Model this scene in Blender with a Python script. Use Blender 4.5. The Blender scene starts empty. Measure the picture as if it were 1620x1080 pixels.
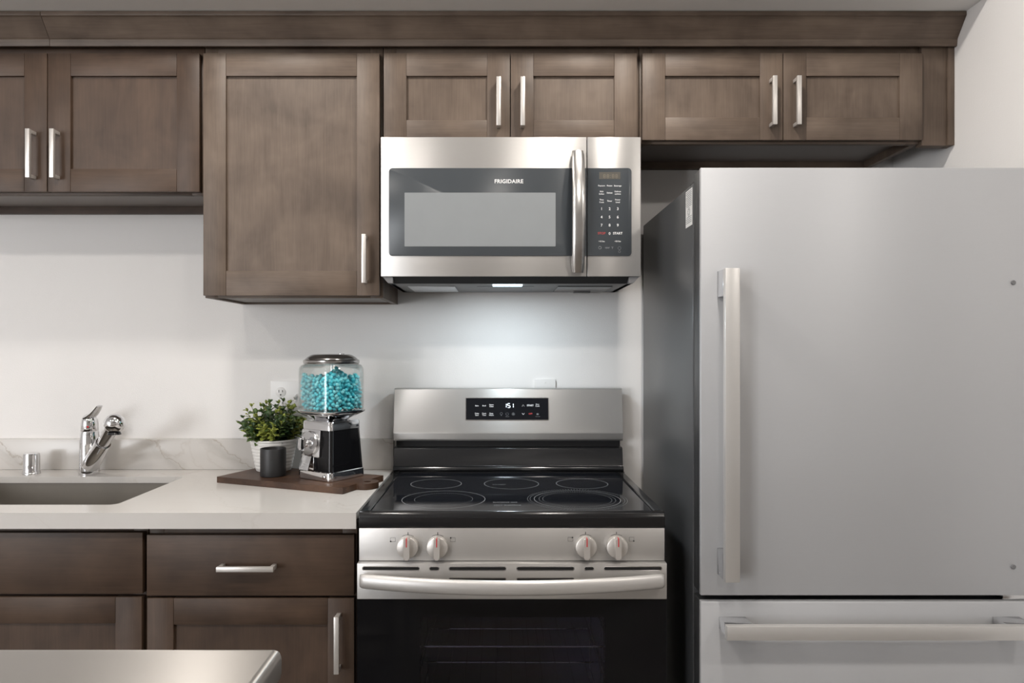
import bpy, bmesh, math, random
from mathutils import Vector, Matrix
random.seed(11)
S = bpy.context.scene
C = S.collection
PI = math.pi

# ------------------------------------------------------------------ camera
FPX, CAM_Y, CAM_Z = 1113.0, -2.40, 1.32
cd = bpy.data.cameras.new('camera')
cd.sensor_width = 36.0
cd.lens = 36.0 * FPX / 1620.0
cd.shift_x = (810 - 787) / 1620.0
cd.shift_y = (553 - 540) / 1620.0
cd.clip_start = 0.02
cam = bpy.data.objects.new('camera', cd)
cam.location = (0, CAM_Y, CAM_Z)
cam.rotation_euler = (PI / 2, 0, 0)
C.objects.link(cam)
S.camera = cam

# ------------------------------------------------------------------ exposure, world, lights
S.view_settings.view_transform = 'Standard'
S.view_settings.look = 'None'
S.view_settings.gamma = 1.0
S.view_settings.use_curve_mapping = False
S.view_settings.exposure = 0.24
S.cycles.use_denoising = True
S.cycles.max_bounces = 10
S.cycles.diffuse_bounces = 5
S.cycles.transparent_max_bounces = 24
S.cycles.sample_clamp_indirect = 6.0
S.cycles.caustics_reflective = False
S.cycles.caustics_refractive = False

w = bpy.data.worlds.new('world')
S.world = w
w.use_nodes = True
bgn = w.node_tree.nodes['Background']
bgn.inputs[0].default_value = (0.80, 0.90, 1.0, 1)
bgn.inputs[1].default_value = 1.5

CEIL = 2.66
WIN_W = 70.0          # fill power per metre of added window width
def area_light(name, loc, rot, energy, col, size, size_y=None, spread=PI):
    l = bpy.data.lights.new(name, 'AREA')
    l.energy = energy
    l.color = col
    l.size = size
    if size_y:
        l.shape = 'RECTANGLE'
        l.size_y = size_y
    else:
        l.shape = 'DISK'
    l.spread = spread
    o = bpy.data.objects.new(name, l)
    o.location = loc
    o.rotation_euler = rot
    C.objects.link(o)
    return o

WIN = [(-5.9, -4.75), (-4.55, -3.4)]         # unseen windows added behind the camera for soft frontal fill (x ranges)
WZ0, WZ1, BACKY = 0.25, 2.40, -6.5
for (a, b) in WIN:
    area_light('window_fill', ((a + b) / 2, BACKY + 0.02, (WZ0 + WZ1) / 2), (PI / 2, 0, 0), WIN_W * (b - a), (0.96, 0.975, 1.0), b - a - .1, WZ1 - WZ0 - .1)
LAMPS = [(-0.78, -0.95, 8.5), (0.40, -0.95, 10), (-1.96, -2.3, 9), (-0.95, -2.3, 9), (0.40, -2.3, 9), (1.6, -2.3, 9), (2.6, -4.4, 5)]  # the last lamp is added out of view to lift the room light
HOOD_W = 1.6

# ------------------------------------------------------------------ materials
def new_mat(name):
    m = bpy.data.materials.new(name)
    m.use_nodes = True
    nt = m.node_tree
    return m, nt, nt.nodes['Principled BSDF']

def plain(name, col, rough=0.5, metal=0.0, coat=0.0, bump=0.0, bscale=200.0, emit=None, es=0.0, spec=0.5, vary=0.04):
    m, nt, p = new_mat(name)
    p.inputs['Roughness'].default_value = rough
    p.inputs['Metallic'].default_value = metal
    p.inputs['Coat Weight'].default_value = coat
    p.inputs['Specular IOR Level'].default_value = spec
    tc = nt.nodes.new('ShaderNodeTexCoord')
    nz = nt.nodes.new('ShaderNodeTexNoise')
    nz.inputs['Scale'].default_value = bscale if bump else 18.0
    nz.inputs['Detail'].default_value = 3
    nt.links.new(tc.outputs['Object'], nz.inputs['Vector'])
    mx = nt.nodes.new('ShaderNodeMix')
    mx.data_type = 'RGBA'
    mx.inputs[6].default_value = tuple(c * (1 - vary) for c in col) + (1,)
    mx.inputs[7].default_value = tuple(min(1, c * (1 + vary)) for c in col) + (1,)
    nt.links.new(nz.outputs['Fac'], mx.inputs[0])
    nt.links.new(mx.outputs[2], p.inputs['Base Color'])
    if bump:
        b = nt.nodes.new('ShaderNodeBump')
        b.inputs['Strength'].default_value = bump
        b.inputs['Distance'].default_value = 0.002
        nt.links.new(nz.outputs['Fac'], b.inputs['Height'])
        nt.links.new(b.outputs[0], p.inputs['Normal'])
    if emit:
        p.inputs['Emission Color'].default_value = emit + (1,)
        p.inputs['Emission Strength'].default_value = es
    return m

def wood(name, vert, dark, mid, light, rough=0.5, axis=None):
    m, nt, p = new_mat(name)
    N, L = nt.nodes.new, nt.links.new
    tc = N('ShaderNodeTexCoord')
    oi = N('ShaderNodeObjectInfo')
    ad = N('ShaderNodeVectorMath'); ad.operation = 'MULTIPLY_ADD'
    cb = N('ShaderNodeCombineXYZ')
    for i in range(3):
        L(oi.outputs['Random'], cb.inputs[i])
    L(cb.outputs[0], ad.inputs[0]); ad.inputs[1].default_value = (37, 19, 53)
    L(tc.outputs['Object'], ad.inputs[2])
    def noise(scale, detail, vec, rough_=.55, dist=0.0):
        mp = N('ShaderNodeMapping'); mp.inputs['Scale'].default_value = vec
        L(ad.outputs[0], mp.inputs[0])
        n = N('ShaderNodeTexNoise'); n.inputs['Scale'].default_value = scale
        n.inputs['Detail'].default_value = detail; n.inputs['Roughness'].default_value = rough_
        n.inputs['Distortion'].default_value = dist
        L(mp.outputs[0], n.inputs['Vector'])
        return n.outputs['Fac']
    g = axis or ((1, 1, .035) if vert else (.035, 1, 1))
    grain = noise(230, 4, g, .6)
    gb = (g[0] ** .45, g[1] ** .45, g[2] ** .45)
    streak = noise(22, 3, gb, .5, .6)
    blotch = noise(6.5, 3, (1, 1, 1), .55, .4)
    def mul(a, k, c):
        n = N('ShaderNodeMath'); n.operation = 'MULTIPLY_ADD'
        L(a, n.inputs[0]); n.inputs[1].default_value = k
        if isinstance(c, float): n.inputs[2].default_value = c
        else: L(c, n.inputs[2])
        return n.outputs[0]
    f = mul(grain, .30, mul(streak, .45, mul(blotch, .75, -.25)))
    r = N('ShaderNodeValToRGB')
    e = r.color_ramp.elements
    e[0].position = .30; e[0].color = dark + (1,)
    e[1].position = .72; e[1].color = light + (1,)
    x = e.new(.5); x.color = mid + (1,)
    L(f, r.inputs[0])
    L(r.outputs[0], p.inputs['Base Color'])
    p.inputs['Roughness'].default_value = rough
    p.inputs['Specular IOR Level'].default_value = .4
    b = N('ShaderNodeBump'); b.inputs['Strength'].default_value = .06; b.inputs['Distance'].default_value = .001
    L(grain, b.inputs['Height']); L(b.outputs[0], p.inputs['Normal'])
    return m

def steel(name, col, rough, aniso=0.0, rot=0.0, brush=(1, 60, 60), bs=0.0, axis='Z', metal=1.0):
    m, nt, p = new_mat(name)
    N, L = nt.nodes.new, nt.links.new
    p.inputs['Metallic'].default_value = metal
    p.inputs['Anisotropic'].default_value = aniso
    p.inputs['Anisotropic Rotation'].default_value = rot
    if aniso:
        t = N('ShaderNodeTangent'); t.direction_type = 'RADIAL'; t.axis = axis
        L(t.outputs[0], p.inputs['Tangent'])
    tc = N('ShaderNodeTexCoord'); mp = N('ShaderNodeMapping'); mp.inputs['Scale'].default_value = brush
    nz = N('ShaderNodeTexNoise'); nz.inputs['Scale'].default_value = 40; nz.inputs['Detail'].default_value = 3
    L(tc.outputs['Object'], mp.inputs[0]); L(mp.outputs[0], nz.inputs['Vector'])
    mr = N('ShaderNodeMapRange')
    mr.inputs[3].default_value = rough - .035; mr.inputs[4].default_value = rough + .035
    L(nz.outputs['Fac'], mr.inputs[0]); L(mr.outputs[0], p.inputs['Roughness'])
    mx = N('ShaderNodeMix'); mx.data_type = 'RGBA'
    mx.inputs[6].default_value = tuple(c * .96 for c in col) + (1,)
    mx.inputs[7].default_value = tuple(min(1, c * 1.04) for c in col) + (1,)
    L(nz.outputs['Fac'], mx.inputs[0]); L(mx.outputs[2], p.inputs['Base Color'])
    if bs:
        b = N('ShaderNodeBump'); b.inputs['Strength'].default_value = bs; b.inputs['Distance'].default_value = .0005
        L(nz.outputs['Fac'], b.inputs['Height']); L(b.outputs[0], p.inputs['Normal'])
    return m

def glassy(name, tint, rough=0.0, base=0.04, edge=0.5):
    """see-through glass: clear transmission with a Fresnel reflection"""
    m = bpy.data.materials.new(name); m.use_nodes = True
    nt = m.node_tree; nt.nodes.clear()
    N, L = nt.nodes.new, nt.links.new
    out = N('ShaderNodeOutputMaterial'); tr = N('ShaderNodeBsdfTransparent'); gl = N('ShaderNodeBsdfGlossy')
    tr.inputs[0].default_value = tint + (1,)
    gl.inputs['Roughness'].default_value = rough
    lw = N('ShaderNodeLayerWeight'); lw.inputs[0].default_value = .25
    mr = N('ShaderNodeMapRange'); mr.inputs[3].default_value = base; mr.inputs[4].default_value = edge
    L(lw.outputs['Fresnel'], mr.inputs[0])
    mx = N('ShaderNodeMixShader')
    L(mr.outputs[0], mx.inputs[0]); L(tr.outputs[0], mx.inputs[1]); L(gl.outputs[0], mx.inputs[2])
    L(mx.outputs[0], out.inputs[0])
    return m

def quartz():
    m, nt, p = new_mat('quartz')
    N, L = nt.nodes.new, nt.links.new
    g = N('ShaderNodeNewGeometry')
    def noise(scale, detail, dist=0.0, vec=(1, 1, 1)):
        mp = N('ShaderNodeMapping'); mp.inputs['Scale'].default_value = vec
        L(g.outputs['Position'], mp.inputs[0])
        n = N('ShaderNodeTexNoise'); n.inputs['Scale'].default_value = scale; n.inputs['Detail'].default_value = detail
        n.inputs['Distortion'].default_value = dist
        L(mp.outputs[0], n.inputs['Vector'])
        return n.outputs['Fac']
    def M(op, a, b=None, c=None):
        n = N('ShaderNodeMath'); n.operation = op
        for i, v in enumerate((a, b, c)):
            if v is None: continue
            if isinstance(v, (int, float)): n.inputs[i].default_value = v
            else: L(v, n.inputs[i])
        return n.outputs[0]
    def line(val, width):                       # 1 on the line, 0 away from it
        return M('SUBTRACT', 1.0, M('MINIMUM', M('DIVIDE', M('ABSOLUTE', val), width), 1.0))
    n1 = noise(2.6, 6, .9)
    fine = M('MULTIPLY', line(M('SUBTRACT', n1, .5), .012), M('SUBTRACT', M('MULTIPLY', noise(3.1, 2), 3.0), 1.15))
    fine = M('MAXIMUM', fine, 0.0)
    sx = N('ShaderNodeSeparateXYZ'); L(g.outputs['Position'], sx.inputs[0])
    X, Y, Z = sx.outputs
    wob = M('MULTIPLY', M('SUBTRACT', noise(26, 4), .5), .09)
    wob2 = M('MULTIPLY', M('SUBTRACT', noise(14, 5), .5), .12)
    h = M('ADD', M('SUBTRACT', Z, 1.017), M('MULTIPLY', M('ADD', Y, .02), .55))
    big = None; thin = None
    for x0, k in ((-1.205, 1.20), (-.985, 1.35), (-.40, 1.3), (-1.72, 1.2)):
        u = M('ADD', M('SUBTRACT', X, x0), M('MULTIPLY', h, k))
        b1 = M('MULTIPLY', line(M('ADD', u, wob2), .045), .55)
        t1 = line(M('ADD', M('SUBTRACT', u, .022), wob), .0045)
        big = b1 if big is None else M('MAXIMUM', big, b1)
        thin = t1 if thin is None else M('MAXIMUM', thin, t1)
    vert = M('MULTIPLY', M('GREATER_THAN', Z, .915), 1.0)    # the bold veins run up the backsplash and fade on the top
    big = M('MULTIPLY', big, M('ADD', M('MULTIPLY', vert, .75), .12))
    thin = M('MULTIPLY', thin, M('ADD', M('MULTIPLY', vert, .8), .12))
    def mix(f, a, bcol):
        x = N('ShaderNodeMix'); x.data_type = 'RGBA'; L(f, x.inputs[0])
        if isinstance(a, tuple): x.inputs[6].default_value = a
        else: L(a, x.inputs[6])
        x.inputs[7].default_value = bcol
        return x.outputs[2]
    c = mix(M('MULTIPLY', noise(5, 3), .5), (.61, .585, .56, 1), (.55, .53, .51, 1))
    c = mix(M('MULTIPLY', big, .95), c, (.40, .38, .355, 1))
    c = mix(M('MULTIPLY', thin, .75), c, (.36, .31, .26, 1))
    c = mix(M('MULTIPLY', fine, .55), c, (.45, .40, .36, 1))
    L(c, p.inputs['Base Color'])
    p.inputs['Roughness'].default_value = .2
    p.inputs['Specular IOR Level'].default_value = .28
    return m

def floor_mat():
    m, nt, p = new_mat('dark_wood_planks')
    N, L = nt.nodes.new, nt.links.new
    g = N('ShaderNodeNewGeometry')
    br = N('ShaderNodeTexBrick'); br.inputs['Scale'].default_value = 1.0
    br.inputs['Brick Width'].default_value = 1.2; br.inputs['Row Height'].default_value = .16
    br.inputs['Mortar Size'].default_value = .002
    br.inputs['Color1'].default_value = (.24, .205, .175, 1); br.inputs['Color2'].default_value = (.32, .28, .24, 1)
    br.inputs['Mortar'].default_value = (.02, .018, .016, 1)
    L(g.outputs['Position'], br.inputs['Vector'])
    mp = N('ShaderNodeMapping'); mp.inputs['Scale'].default_value = (1.5, 22, 1); L(g.outputs['Position'], mp.inputs[0])
    nz = N('ShaderNodeTexNoise'); nz.inputs['Scale'].default_value = 3; nz.inputs['Detail'].default_value = 5; L(mp.outputs[0], nz.inputs['Vector'])
    mx = N('ShaderNodeMix'); mx.data_type = 'RGBA'; mx.blend_type = 'MULTIPLY'; mx.inputs[0].default_value = .7
    L(br.outputs['Color'], mx.inputs[6]); L(nz.outputs['Color'], mx.inputs[7]); L(mx.outputs[2], p.inputs['Base Color'])
    p.inputs['Roughness'].default_value = .4
    return m

MAT = {}
WD, WM, WL = (.080, .056, .041), (.120, .086, .064), (.162, .119, .089)
MAT['wood_v'] = wood('stained_maple_upright_grain', True, WD, WM, WL)
MAT['wood_h'] = wood('stained_maple_level_grain', False, WD, WM, WL)
DP = lambda c: tuple(v * k for v, k in zip(c, (.58, .49, .43)))  # darker, warmer copy of the maple for left upper and base cabinets
MAT['deep_v'] = wood('darker_maple_upright_grain', True, DP(WD), DP(WM), DP(WL))
MAT['deep_h'] = wood('darker_maple_level_grain', False, DP(WD), DP(WM), DP(WL))
MAT['walnut'] = wood('walnut', False, (.028, .014, .008), (.058, .029, .017), (.105, .055, .032), .45)
MAT['wall'] = plain('painted_wall', (.80, .78, .765), .75, bump=.22, bscale=260, vary=.01)
MAT['ceiling'] = plain('painted_ceiling', (.82, .81, .80), .8, bump=.15, bscale=240, vary=.01)
MAT['laminate'] = plain('grey_brown_laminate', (.20, .175, .16), .45)
MAT['quartz'] = quartz()
MAT['floor'] = floor_mat()
MAT['steel'] = steel('brushed_steel', (.51, .495, .48), .36, .8, .25, metal=.6)
MAT['steel_fridge'] = steel('satin_steel', (.47, .475, .49), .46, .7, .25, metal=.16)
MAT['steel_handle'] = steel('satin_handle_steel', (.62, .605, .59), .36, 0, metal=.5)
MAT['steel_bow'] = steel('bright_handle_steel', (.60, .585, .57), .24, 0, metal=1.0)
MAT['nickel'] = steel('satin_nickel', (.66, .63, .60), .36, 0, metal=.6)
MAT['steel_sink'] = steel('sink_steel', (.20, .18, .155), .5, 0, metal=.6)
MAT['steel_table'] = steel('table_steel', (.46, .44, .42), .36, .93, .25, axis='Y', metal=.9)
MAT['chrome'] = plain('chrome', (.78, .78, .79), .06, 1.0, vary=.01)
MAT['chrome_soft'] = plain('soft_chrome', (.70, .70, .71), .2, 1.0, vary=.02)
MAT['lid_metal'] = plain('dull_lid_metal', (.42, .41, .40), .22, 1.0, vary=.03)
MAT['black_glass'] = plain('black_ceramic_glass', (.008, .009, .012), .05, vary=.0, spec=.4)
MAT['oven_black'] = plain('black_oven_door_glass', (.006, .006, .007), .07, vary=.0, spec=.22)
MAT['black_enamel'] = plain('black_enamel', (.012, .012, .013), .14, vary=.02)
MAT['black_paint'] = plain('black_gloss_paint', (.006, .006, .007), .10, vary=.02, spec=.35)
MAT['black_matte'] = plain('black_matte', (.010, .010, .011), .6)
MAT['void'] = plain('black_slot', (.004, .004, .004), .8)
MAT['fridge_side'] = plain('charcoal_textured_metal', (.060, .062, .065), .33, bump=.12, bscale=420)
MAT['door_side'] = plain('charcoal_plastic', (.035, .036, .038), .4)
MAT['grey_plastic'] = plain('grey_plastic', (.16, .16, .165), .45)
MAT['mw_glass'] = plain('smoked_microwave_glass', (.060, .067, .074), .22, vary=.0, spec=.3)
MAT['mw_screen'] = plain('microwave_window_screen', (.27, .285, .295), .25, vary=.03, spec=.35)
MAT['mw_under'] = plain('grey_painted_metal', (.16, .16, .16), .45)
MAT['mesh_filter'] = plain('aluminium_filter', (.55, .56, .57), .4, 1.0, bump=.6, bscale=700)
MAT['white_print'] = plain('white_print', (.80, .80, .80), .5, vary=.0)
MAT['red_print'] = plain('red_print', (.50, .05, .05), .5, vary=.0)
MAT['grey_print'] = plain('grey_print', (.22, .23, .24), .5, vary=.0)
MAT['ring_print'] = plain('grey_ring_print', (.30, .31, .32), .4, vary=.0)
MAT['black_print'] = plain('black_print', (.012, .012, .012), .5, vary=.0)
MAT['led'] = plain('white_led', (.8, .9, 1.0), .5, emit=(.85, .93, 1.0), es=1.1)
MAT['led_off'] = plain('unlit_segments', (.20, .17, .13), .5)
MAT['lcd_back'] = plain('display_back', (.085, .078, .065), .35)
MAT['red_mark'] = plain('red_mark', (.62, .01, .02), .35)
MAT['hood_lens'] = plain('hood_lamp_lens', (.9, .95, 1), .4, emit=(.62, .86, 1.0), es=7.0)
MAT['lamp_lens'] = plain('lamp_lens', (1, .95, .88), .4, emit=(1.0, .93, .83), es=6.0)
MAT['white_plastic'] = plain('white_plastic', (.74, .725, .71), .35, vary=.0)
MAT['white_ceramic'] = plain('white_ceramic', (.80, .785, .76), .4, vary=.02)
MAT['charcoal_ceramic'] = plain('charcoal_ceramic', (.018, .018, .019), .45, vary=.08)
MAT['wax'] = plain('dark_wax', (.06, .058, .055), .4)
MAT['soil'] = plain('soil', (.035, .025, .018), .9, bump=.8, bscale=200)
MAT['leaf_dark'] = plain('dark_leaf', (.035, .075, .022), .45, vary=.25)
MAT['leaf_mid'] = plain('mid_leaf', (.075, .125, .028), .45, vary=.25)
MAT['leaf_light'] = plain('yellow_green_leaf', (.27, .31, .055), .5, vary=.2)
MAT['stem'] = plain('stem', (.10, .10, .04), .6)
MAT['candy'] = plain('teal_candy', (.13, .74, .84), .34, vary=.12)
MAT['candy_b'] = plain('pale_teal_candy', (.28, .83, .90), .34, vary=.10)
MAT['candy_c'] = plain('deep_teal_candy', (.06, .62, .74), .34, vary=.10)
MAT['glass'] = glassy('clear_glass', (.98, .99, .985), 0.0, .03, .45)
MAT['window_glass'] = glassy('window_glass', (.97, .98, .98), 0.0, .04, .5)
MAT['oven_glass'] = glassy('tinted_oven_glass', (.66, .66, .74), 0.0, .03, .4)
MAT['oven_inside'] = plain('oven_enamel', (.13, .13, .17), .35, vary=.2)
MAT['paper'] = plain('label_paper', (.80, .80, .79), .6, vary=.0)
MAT['white_paint'] = plain('white_paint', (.75, .74, .72), .5)

# ------------------------------------------------------------------ mesh helpers
class MB:
    """collects shapes in one mesh"""
    def __init__(s):
        s.bm = bmesh.new()
    def merge(s, t, mi=None, M=None):
        mp = {}
        for v in t.verts:
            mp[v] = s.bm.verts.new(M @ v.co if M else v.co)
        for f in t.faces:
            try:
                nf = s.bm.faces.new([mp[v] for v in f.verts])
            except ValueError:
                continue
            nf.material_index = f.material_index if mi is None else mi
        t.free()
        return s
    def box(s, x0, x1, y0, y1, z0, z1, mi=0, bev=0.0, seg=2, M=None):
        t = bmesh.new()
        v = [t.verts.new((x, y, z)) for x in (x0, x1) for y in (y0, y1) for z in (z0, z1)]
        for q in ((0, 1, 3, 2), (4, 6, 7, 5), (0, 4, 5, 1), (2, 3, 7, 6), (0, 2, 6, 4), (1, 5, 7, 3)):
            t.faces.new([v[i] for i in q])
        if bev:
            bmesh.ops.bevel(t, geom=list(t.edges), offset=bev, segments=seg, profile=.5, affect='EDGES')
        return s.merge(t, mi, M)
    def prism(s, poly, axis, a, b, mi=0, bev=0.0, seg=2, M=None, caps_only=False):
        t = bmesh.new()
        def P(p, k):
            return {'x': (k, p[0], p[1]), 'y': (p[0], k, p[1]), 'z': (p[0], p[1], k)}[axis]
        A = [t.verts.new(P(p, a)) for p in poly]
        B = [t.verts.new(P(p, b)) for p in poly]
        fa = t.faces.new(A); fb = t.faces.new(B[::-1])
        n = len(poly)
        for i in range(n):
            t.faces.new((A[i], B[i], B[(i + 1) % n], A[(i + 1) % n]))
        if bev:
            e = list({x for f in (fa, fb) for x in f.edges}) if caps_only else list(t.edges)
            bmesh.ops.bevel(t, geom=e, offset=bev, segments=seg, profile=.5, affect='EDGES')
        return s.merge(t, mi, M)
    def plate_hole(s, outer, inner, axis, a, b, mi=0, M=None):
        t = bmesh.new()
        def P(p, k):
            return {'x': (k, p[0], p[1]), 'y': (p[0], k, p[1]), 'z': (p[0], p[1], k)}[axis]
        loops = []
        for poly in (outer, inner):
            vs = [t.verts.new(P(p, a)) for p in poly]
            loops.append([t.edges.new((vs[i], vs[(i + 1) % len(vs)])) for i in range(len(vs))])
        bmesh.ops.triangle_fill(t, use_beauty=True, use_dissolve=False, edges=loops[0] + loops[1])
        fs = list(t.faces)
        r = bmesh.ops.extrude_face_region(t, geom=fs)
        d = Vector(P((0, 0), b)) - Vector(P((0, 0), a))
        bmesh.ops.translate(t, verts=[g for g in r['geom'] if isinstance(g, bmesh.types.BMVert)], vec=d)
        return s.merge(t, mi, M)
    def loft(s, rings, mi=0, cap0=True, cap1=True, M=None, closed=True):
        t = bmesh.new()
        V = [[t.verts.new(p) for p in r] for r in rings]
        n = len(V[0])
        for i in range(len(V) - 1):
            for j in range(n if closed else n - 1):
                t.faces.new((V[i][j], V[i][(j + 1) % n], V[i + 1][(j + 1) % n], V[i + 1][j]))
        if cap0: t.faces.new(V[0][::-1])
        if cap1: t.faces.new(V[-1])
        return s.merge(t, mi, M)
    def lathe(s, prof, c=(0, 0, 0), seg=40, mi=0, M=None, cap0=True, cap1=True):
        rings = [[(c[0] + r * math.cos(2 * PI * k / seg), c[1] + r * math.sin(2 * PI * k / seg), c[2] + z) for k in range(seg)] for r, z in prof]
        return s.loft(rings, mi, cap0, cap1, M)
    def tube(s, pts, r, seg=12, mi=0, M=None, sx=1.0):
        pts = [Vector(p) for p in pts]
        rs = r if isinstance(r, (list, tuple)) else [r] * len(pts)
        rings = []
        up = None
        for i, p in enumerate(pts):
            d = (pts[min(i + 1, len(pts) - 1)] - pts[max(i - 1, 0)]).normalized()
            if up is None:
                up = Vector((0, 0, 1)) if abs(d.z) < .9 else Vector((1, 0, 0))
            u = (up - d * up.dot(d)).normalized()
            v = d.cross(u)
            up = u
            rings.append([p + u * math.cos(2 * PI * k / seg) * rs[i] + v * math.sin(2 * PI * k / seg) * rs[i] * sx for k in range(seg)])
        return s.loft(rings, mi, True, True, M)
    def ball(s, c, rx, ry=None, rz=None, seg=20, mi=0, M=None):
        ry = rx if ry is None else ry; rz = rx if rz is None else rz
        t = bmesh.new()
        bmesh.ops.create_uvsphere(t, u_segments=seg, v_segments=max(6, seg // 2), radius=1)
        for v in t.verts:
            v.co = Vector((c[0] + v.co.x * rx, c[1] + v.co.y * ry, c[2] + v.co.z * rz))
        return s.merge(t, mi, M)
    def text(s, body, cap, M, mi=0, bold=0.0, align='CENTER', ext=0.0001, space=1.0):
        cu = bpy.data.curves.new('lettering', 'FONT')
        cu.body = body; cu.size = cap / .70; cu.align_x = align; cu.align_y = 'CENTER'
        cu.offset = bold * cap; cu.extrude = ext; cu.space_character = space; cu.resolution_u = 3
        o = bpy.data.objects.new('lettering', cu)
        TS.collection.objects.link(o)
        TL.update()
        me = bpy.data.meshes.new_from_object(o.evaluated_get(TL.depsgraph))
        t = bmesh.new(); t.from_mesh(me)
        bpy.data.objects.remove(o); bpy.data.curves.remove(cu); bpy.data.meshes.remove(me)
        return s.merge(t, mi, M)
    def ring(s, cx, cy, z, r, wd, seg=72, mi=0, dash=None, h=.0003):
        for k in range(seg):
            if dash and k % 2: continue
            a0, a1 = 2 * PI * k / seg, 2 * PI * (k + 1) / seg
            q = [(cx + rr * math.cos(a), cy + rr * math.sin(a)) for rr, a in ((r, a0), (r + wd, a0), (r + wd, a1), (r, a1))]
            vs = [s.bm.verts.new((x, y, z + h)) for x, y in q]
            f = s.bm.faces.new(vs); f.material_index = mi
        return s
    def build(s, name, mats, parent=None, world=True, angle=35.0, fix=True):
        bm = s.bm
        if fix:
            bmesh.ops.recalc_face_normals(bm, faces=list(bm.faces))
        la = math.radians(angle)
        for f in bm.faces: f.smooth = True
        for e in bm.edges:
            e.smooth = not (len(e.link_faces) == 2 and e.calc_face_angle(0.0) > la)
        me = bpy.data.meshes.new(name)
        if parent is not None and world:
            off = Vector((0, 0, 0)); q = parent
            while q is not None:
                off += q.location; q = q.parent
            bmesh.ops.translate(bm, verts=list(bm.verts), vec=-off)
        bm.to_mesh(me); bm.free()
        for m in (mats if isinstance(mats, (list, tuple)) else [mats]):
            me.materials.append(MAT[m])
        o = bpy.data.objects.new(name, me)
        C.objects.link(o)
        if parent is not None: o.parent = parent
        return o

TSC = bpy.data.scenes.new('lettering_bench')      # bench for turning text into mesh; removed at the end
class _TS: pass
TS = TSC
class TL:
    depsgraph = None
    @staticmethod
    def update():
        TSC.view_layers[0].update()
        TL.depsgraph = TSC.view_layers[0].depsgraph

def front(x, y, z, tilt=0.0):
    """text plane facing the room (-Y)"""
    return Matrix.Translation((x, y, z)) @ Matrix.Rotation(PI / 2 + tilt, 4, 'X')

def rrect(x0, x1, y0, y1, r, n=6):
    p = []
    for cx, cy, a in ((x1 - r, y1 - r, 0), (x0 + r, y1 - r, 90), (x0 + r, y0 + r, 180), (x1 - r, y0 + r, 270)):
        for k in range(n + 1):
            t = math.radians(a + 90 * k / n)
            p.append((cx + r * math.cos(t), cy + r * math.sin(t)))
    return p

def thing(name, label, cat, loc=(0, 0, 0), group=None, rot=0.0):
    o = bpy.data.objects.new(name, None)
    o.empty_display_size = .05
    C.objects.link(o)
    o.location = loc; o.rotation_euler = (0, 0, rot)
    return tag(o, label, cat, group)

def tag(o, label, cat, group=None):
    o['label'] = label; o['category'] = cat
    if group: o['group'] = group
    return o

def struct(name, mb, mats, parent=None, **k):
    o = mb.build(name, mats, parent, **k)
    if parent is None: o['kind'] = 'structure'
    return o

# ------------------------------------------------------------------ the room
WX = 1.350                                        # face of the short wall right of the refrigerator
struct('wall_back', MB().box(-6.1, 3.3, 0, .12, 0, CEIL), 'wall')
struct('wall_right', MB().box(WX, WX + .12, -.95, 0, 0, CEIL), 'wall')
struct('wall_left', MB().box(-6.1, -6.0, -6.6, 0, 0, CEIL), 'wall')
struct('wall_far_right', MB().box(3.2, 3.3, -6.6, 0, 0, CEIL), 'wall')
wb = MB()
xs = [-6.0] + [v for p in WIN for v in p] + [3.2]
for i in range(0, len(xs), 2):
    wb.box(xs[i], xs[i + 1], BACKY - .1, BACKY, 0, CEIL)
for a, b in WIN:
    wb.box(a, b, BACKY - .1, BACKY, 0, WZ0); wb.box(a, b, BACKY - .1, BACKY, WZ1, CEIL)
struct('wall_behind', wb, 'wall')
struct('floor', MB().box(-6.1, 3.3, -6.6, .12, -.1, 0), 'floor')
struct('ceiling', MB().box(-6.1, 3.3, -6.6, .12, CEIL, CEIL + .1), 'ceiling')
SOF_Z, SOF_Y = 2.2945, -.475
struct('wall_soffit', MB().box(-6.0, WX, SOF_Y, 0, SOF_Z, CEIL), 'ceiling')
for i, (a, b) in enumerate(WIN):
    f = MB()
    t = .05
    q0, q1 = BACKY - .09, BACKY - .02
    f.box(a, b, q0, q1, WZ0, WZ0 + t).box(a, b, q0, q1, WZ1 - t, WZ1)
    f.box(a, a + t, q0, q1, WZ0 + t, WZ1 - t).box(b - t, b, q0, q1, WZ0 + t, WZ1 - t)
    f.box((a + b) / 2 - .02, (a + b) / 2 + .02, q0, q1, WZ0 + t, WZ1 - t)
    fo = struct('window_%d' % (i + 1), f, 'white_paint')  # added window frame, out of view, around the fill light
    MB().box(a + t, b - t, BACKY - .06, BACKY - .055, WZ0 + t, WZ1 - t).build('pane', 'window_glass', fo)

lamp_names = ['above the counter between sink and range', 'above the range', 'over the left end of the steel table', 'over the middle of the steel table',
              'over the aisle in front of the range', 'in front of the refrigerator', 'added out of view as room fill at the far right']
for i, (x, y, pw) in enumerate(LAMPS):
    t = thing('ceiling_lamp', 'round recessed ceiling lamp ' + lamp_names[i], 'ceiling lamp', (x, y, CEIL), 'recessed ceiling lamps')
    MB().lathe([(.125, -.004), (.142, -.004), (.145, 0), (.125, 0)], (x, y, CEIL - .0005), 40, cap0=False, cap1=False).build('trim_ring', 'white_paint', t)
    MB().lathe([(.1245, -.002), (.1245, 0)], (x, y, CEIL - .0005), 40).build('lens', 'lamp_lens', t)
    area_light('lamp_light', (x, y, CEIL - .008), (0, 0, 0), pw, (1.0, .945, .88), .12 if y > -1 else .24)

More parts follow.
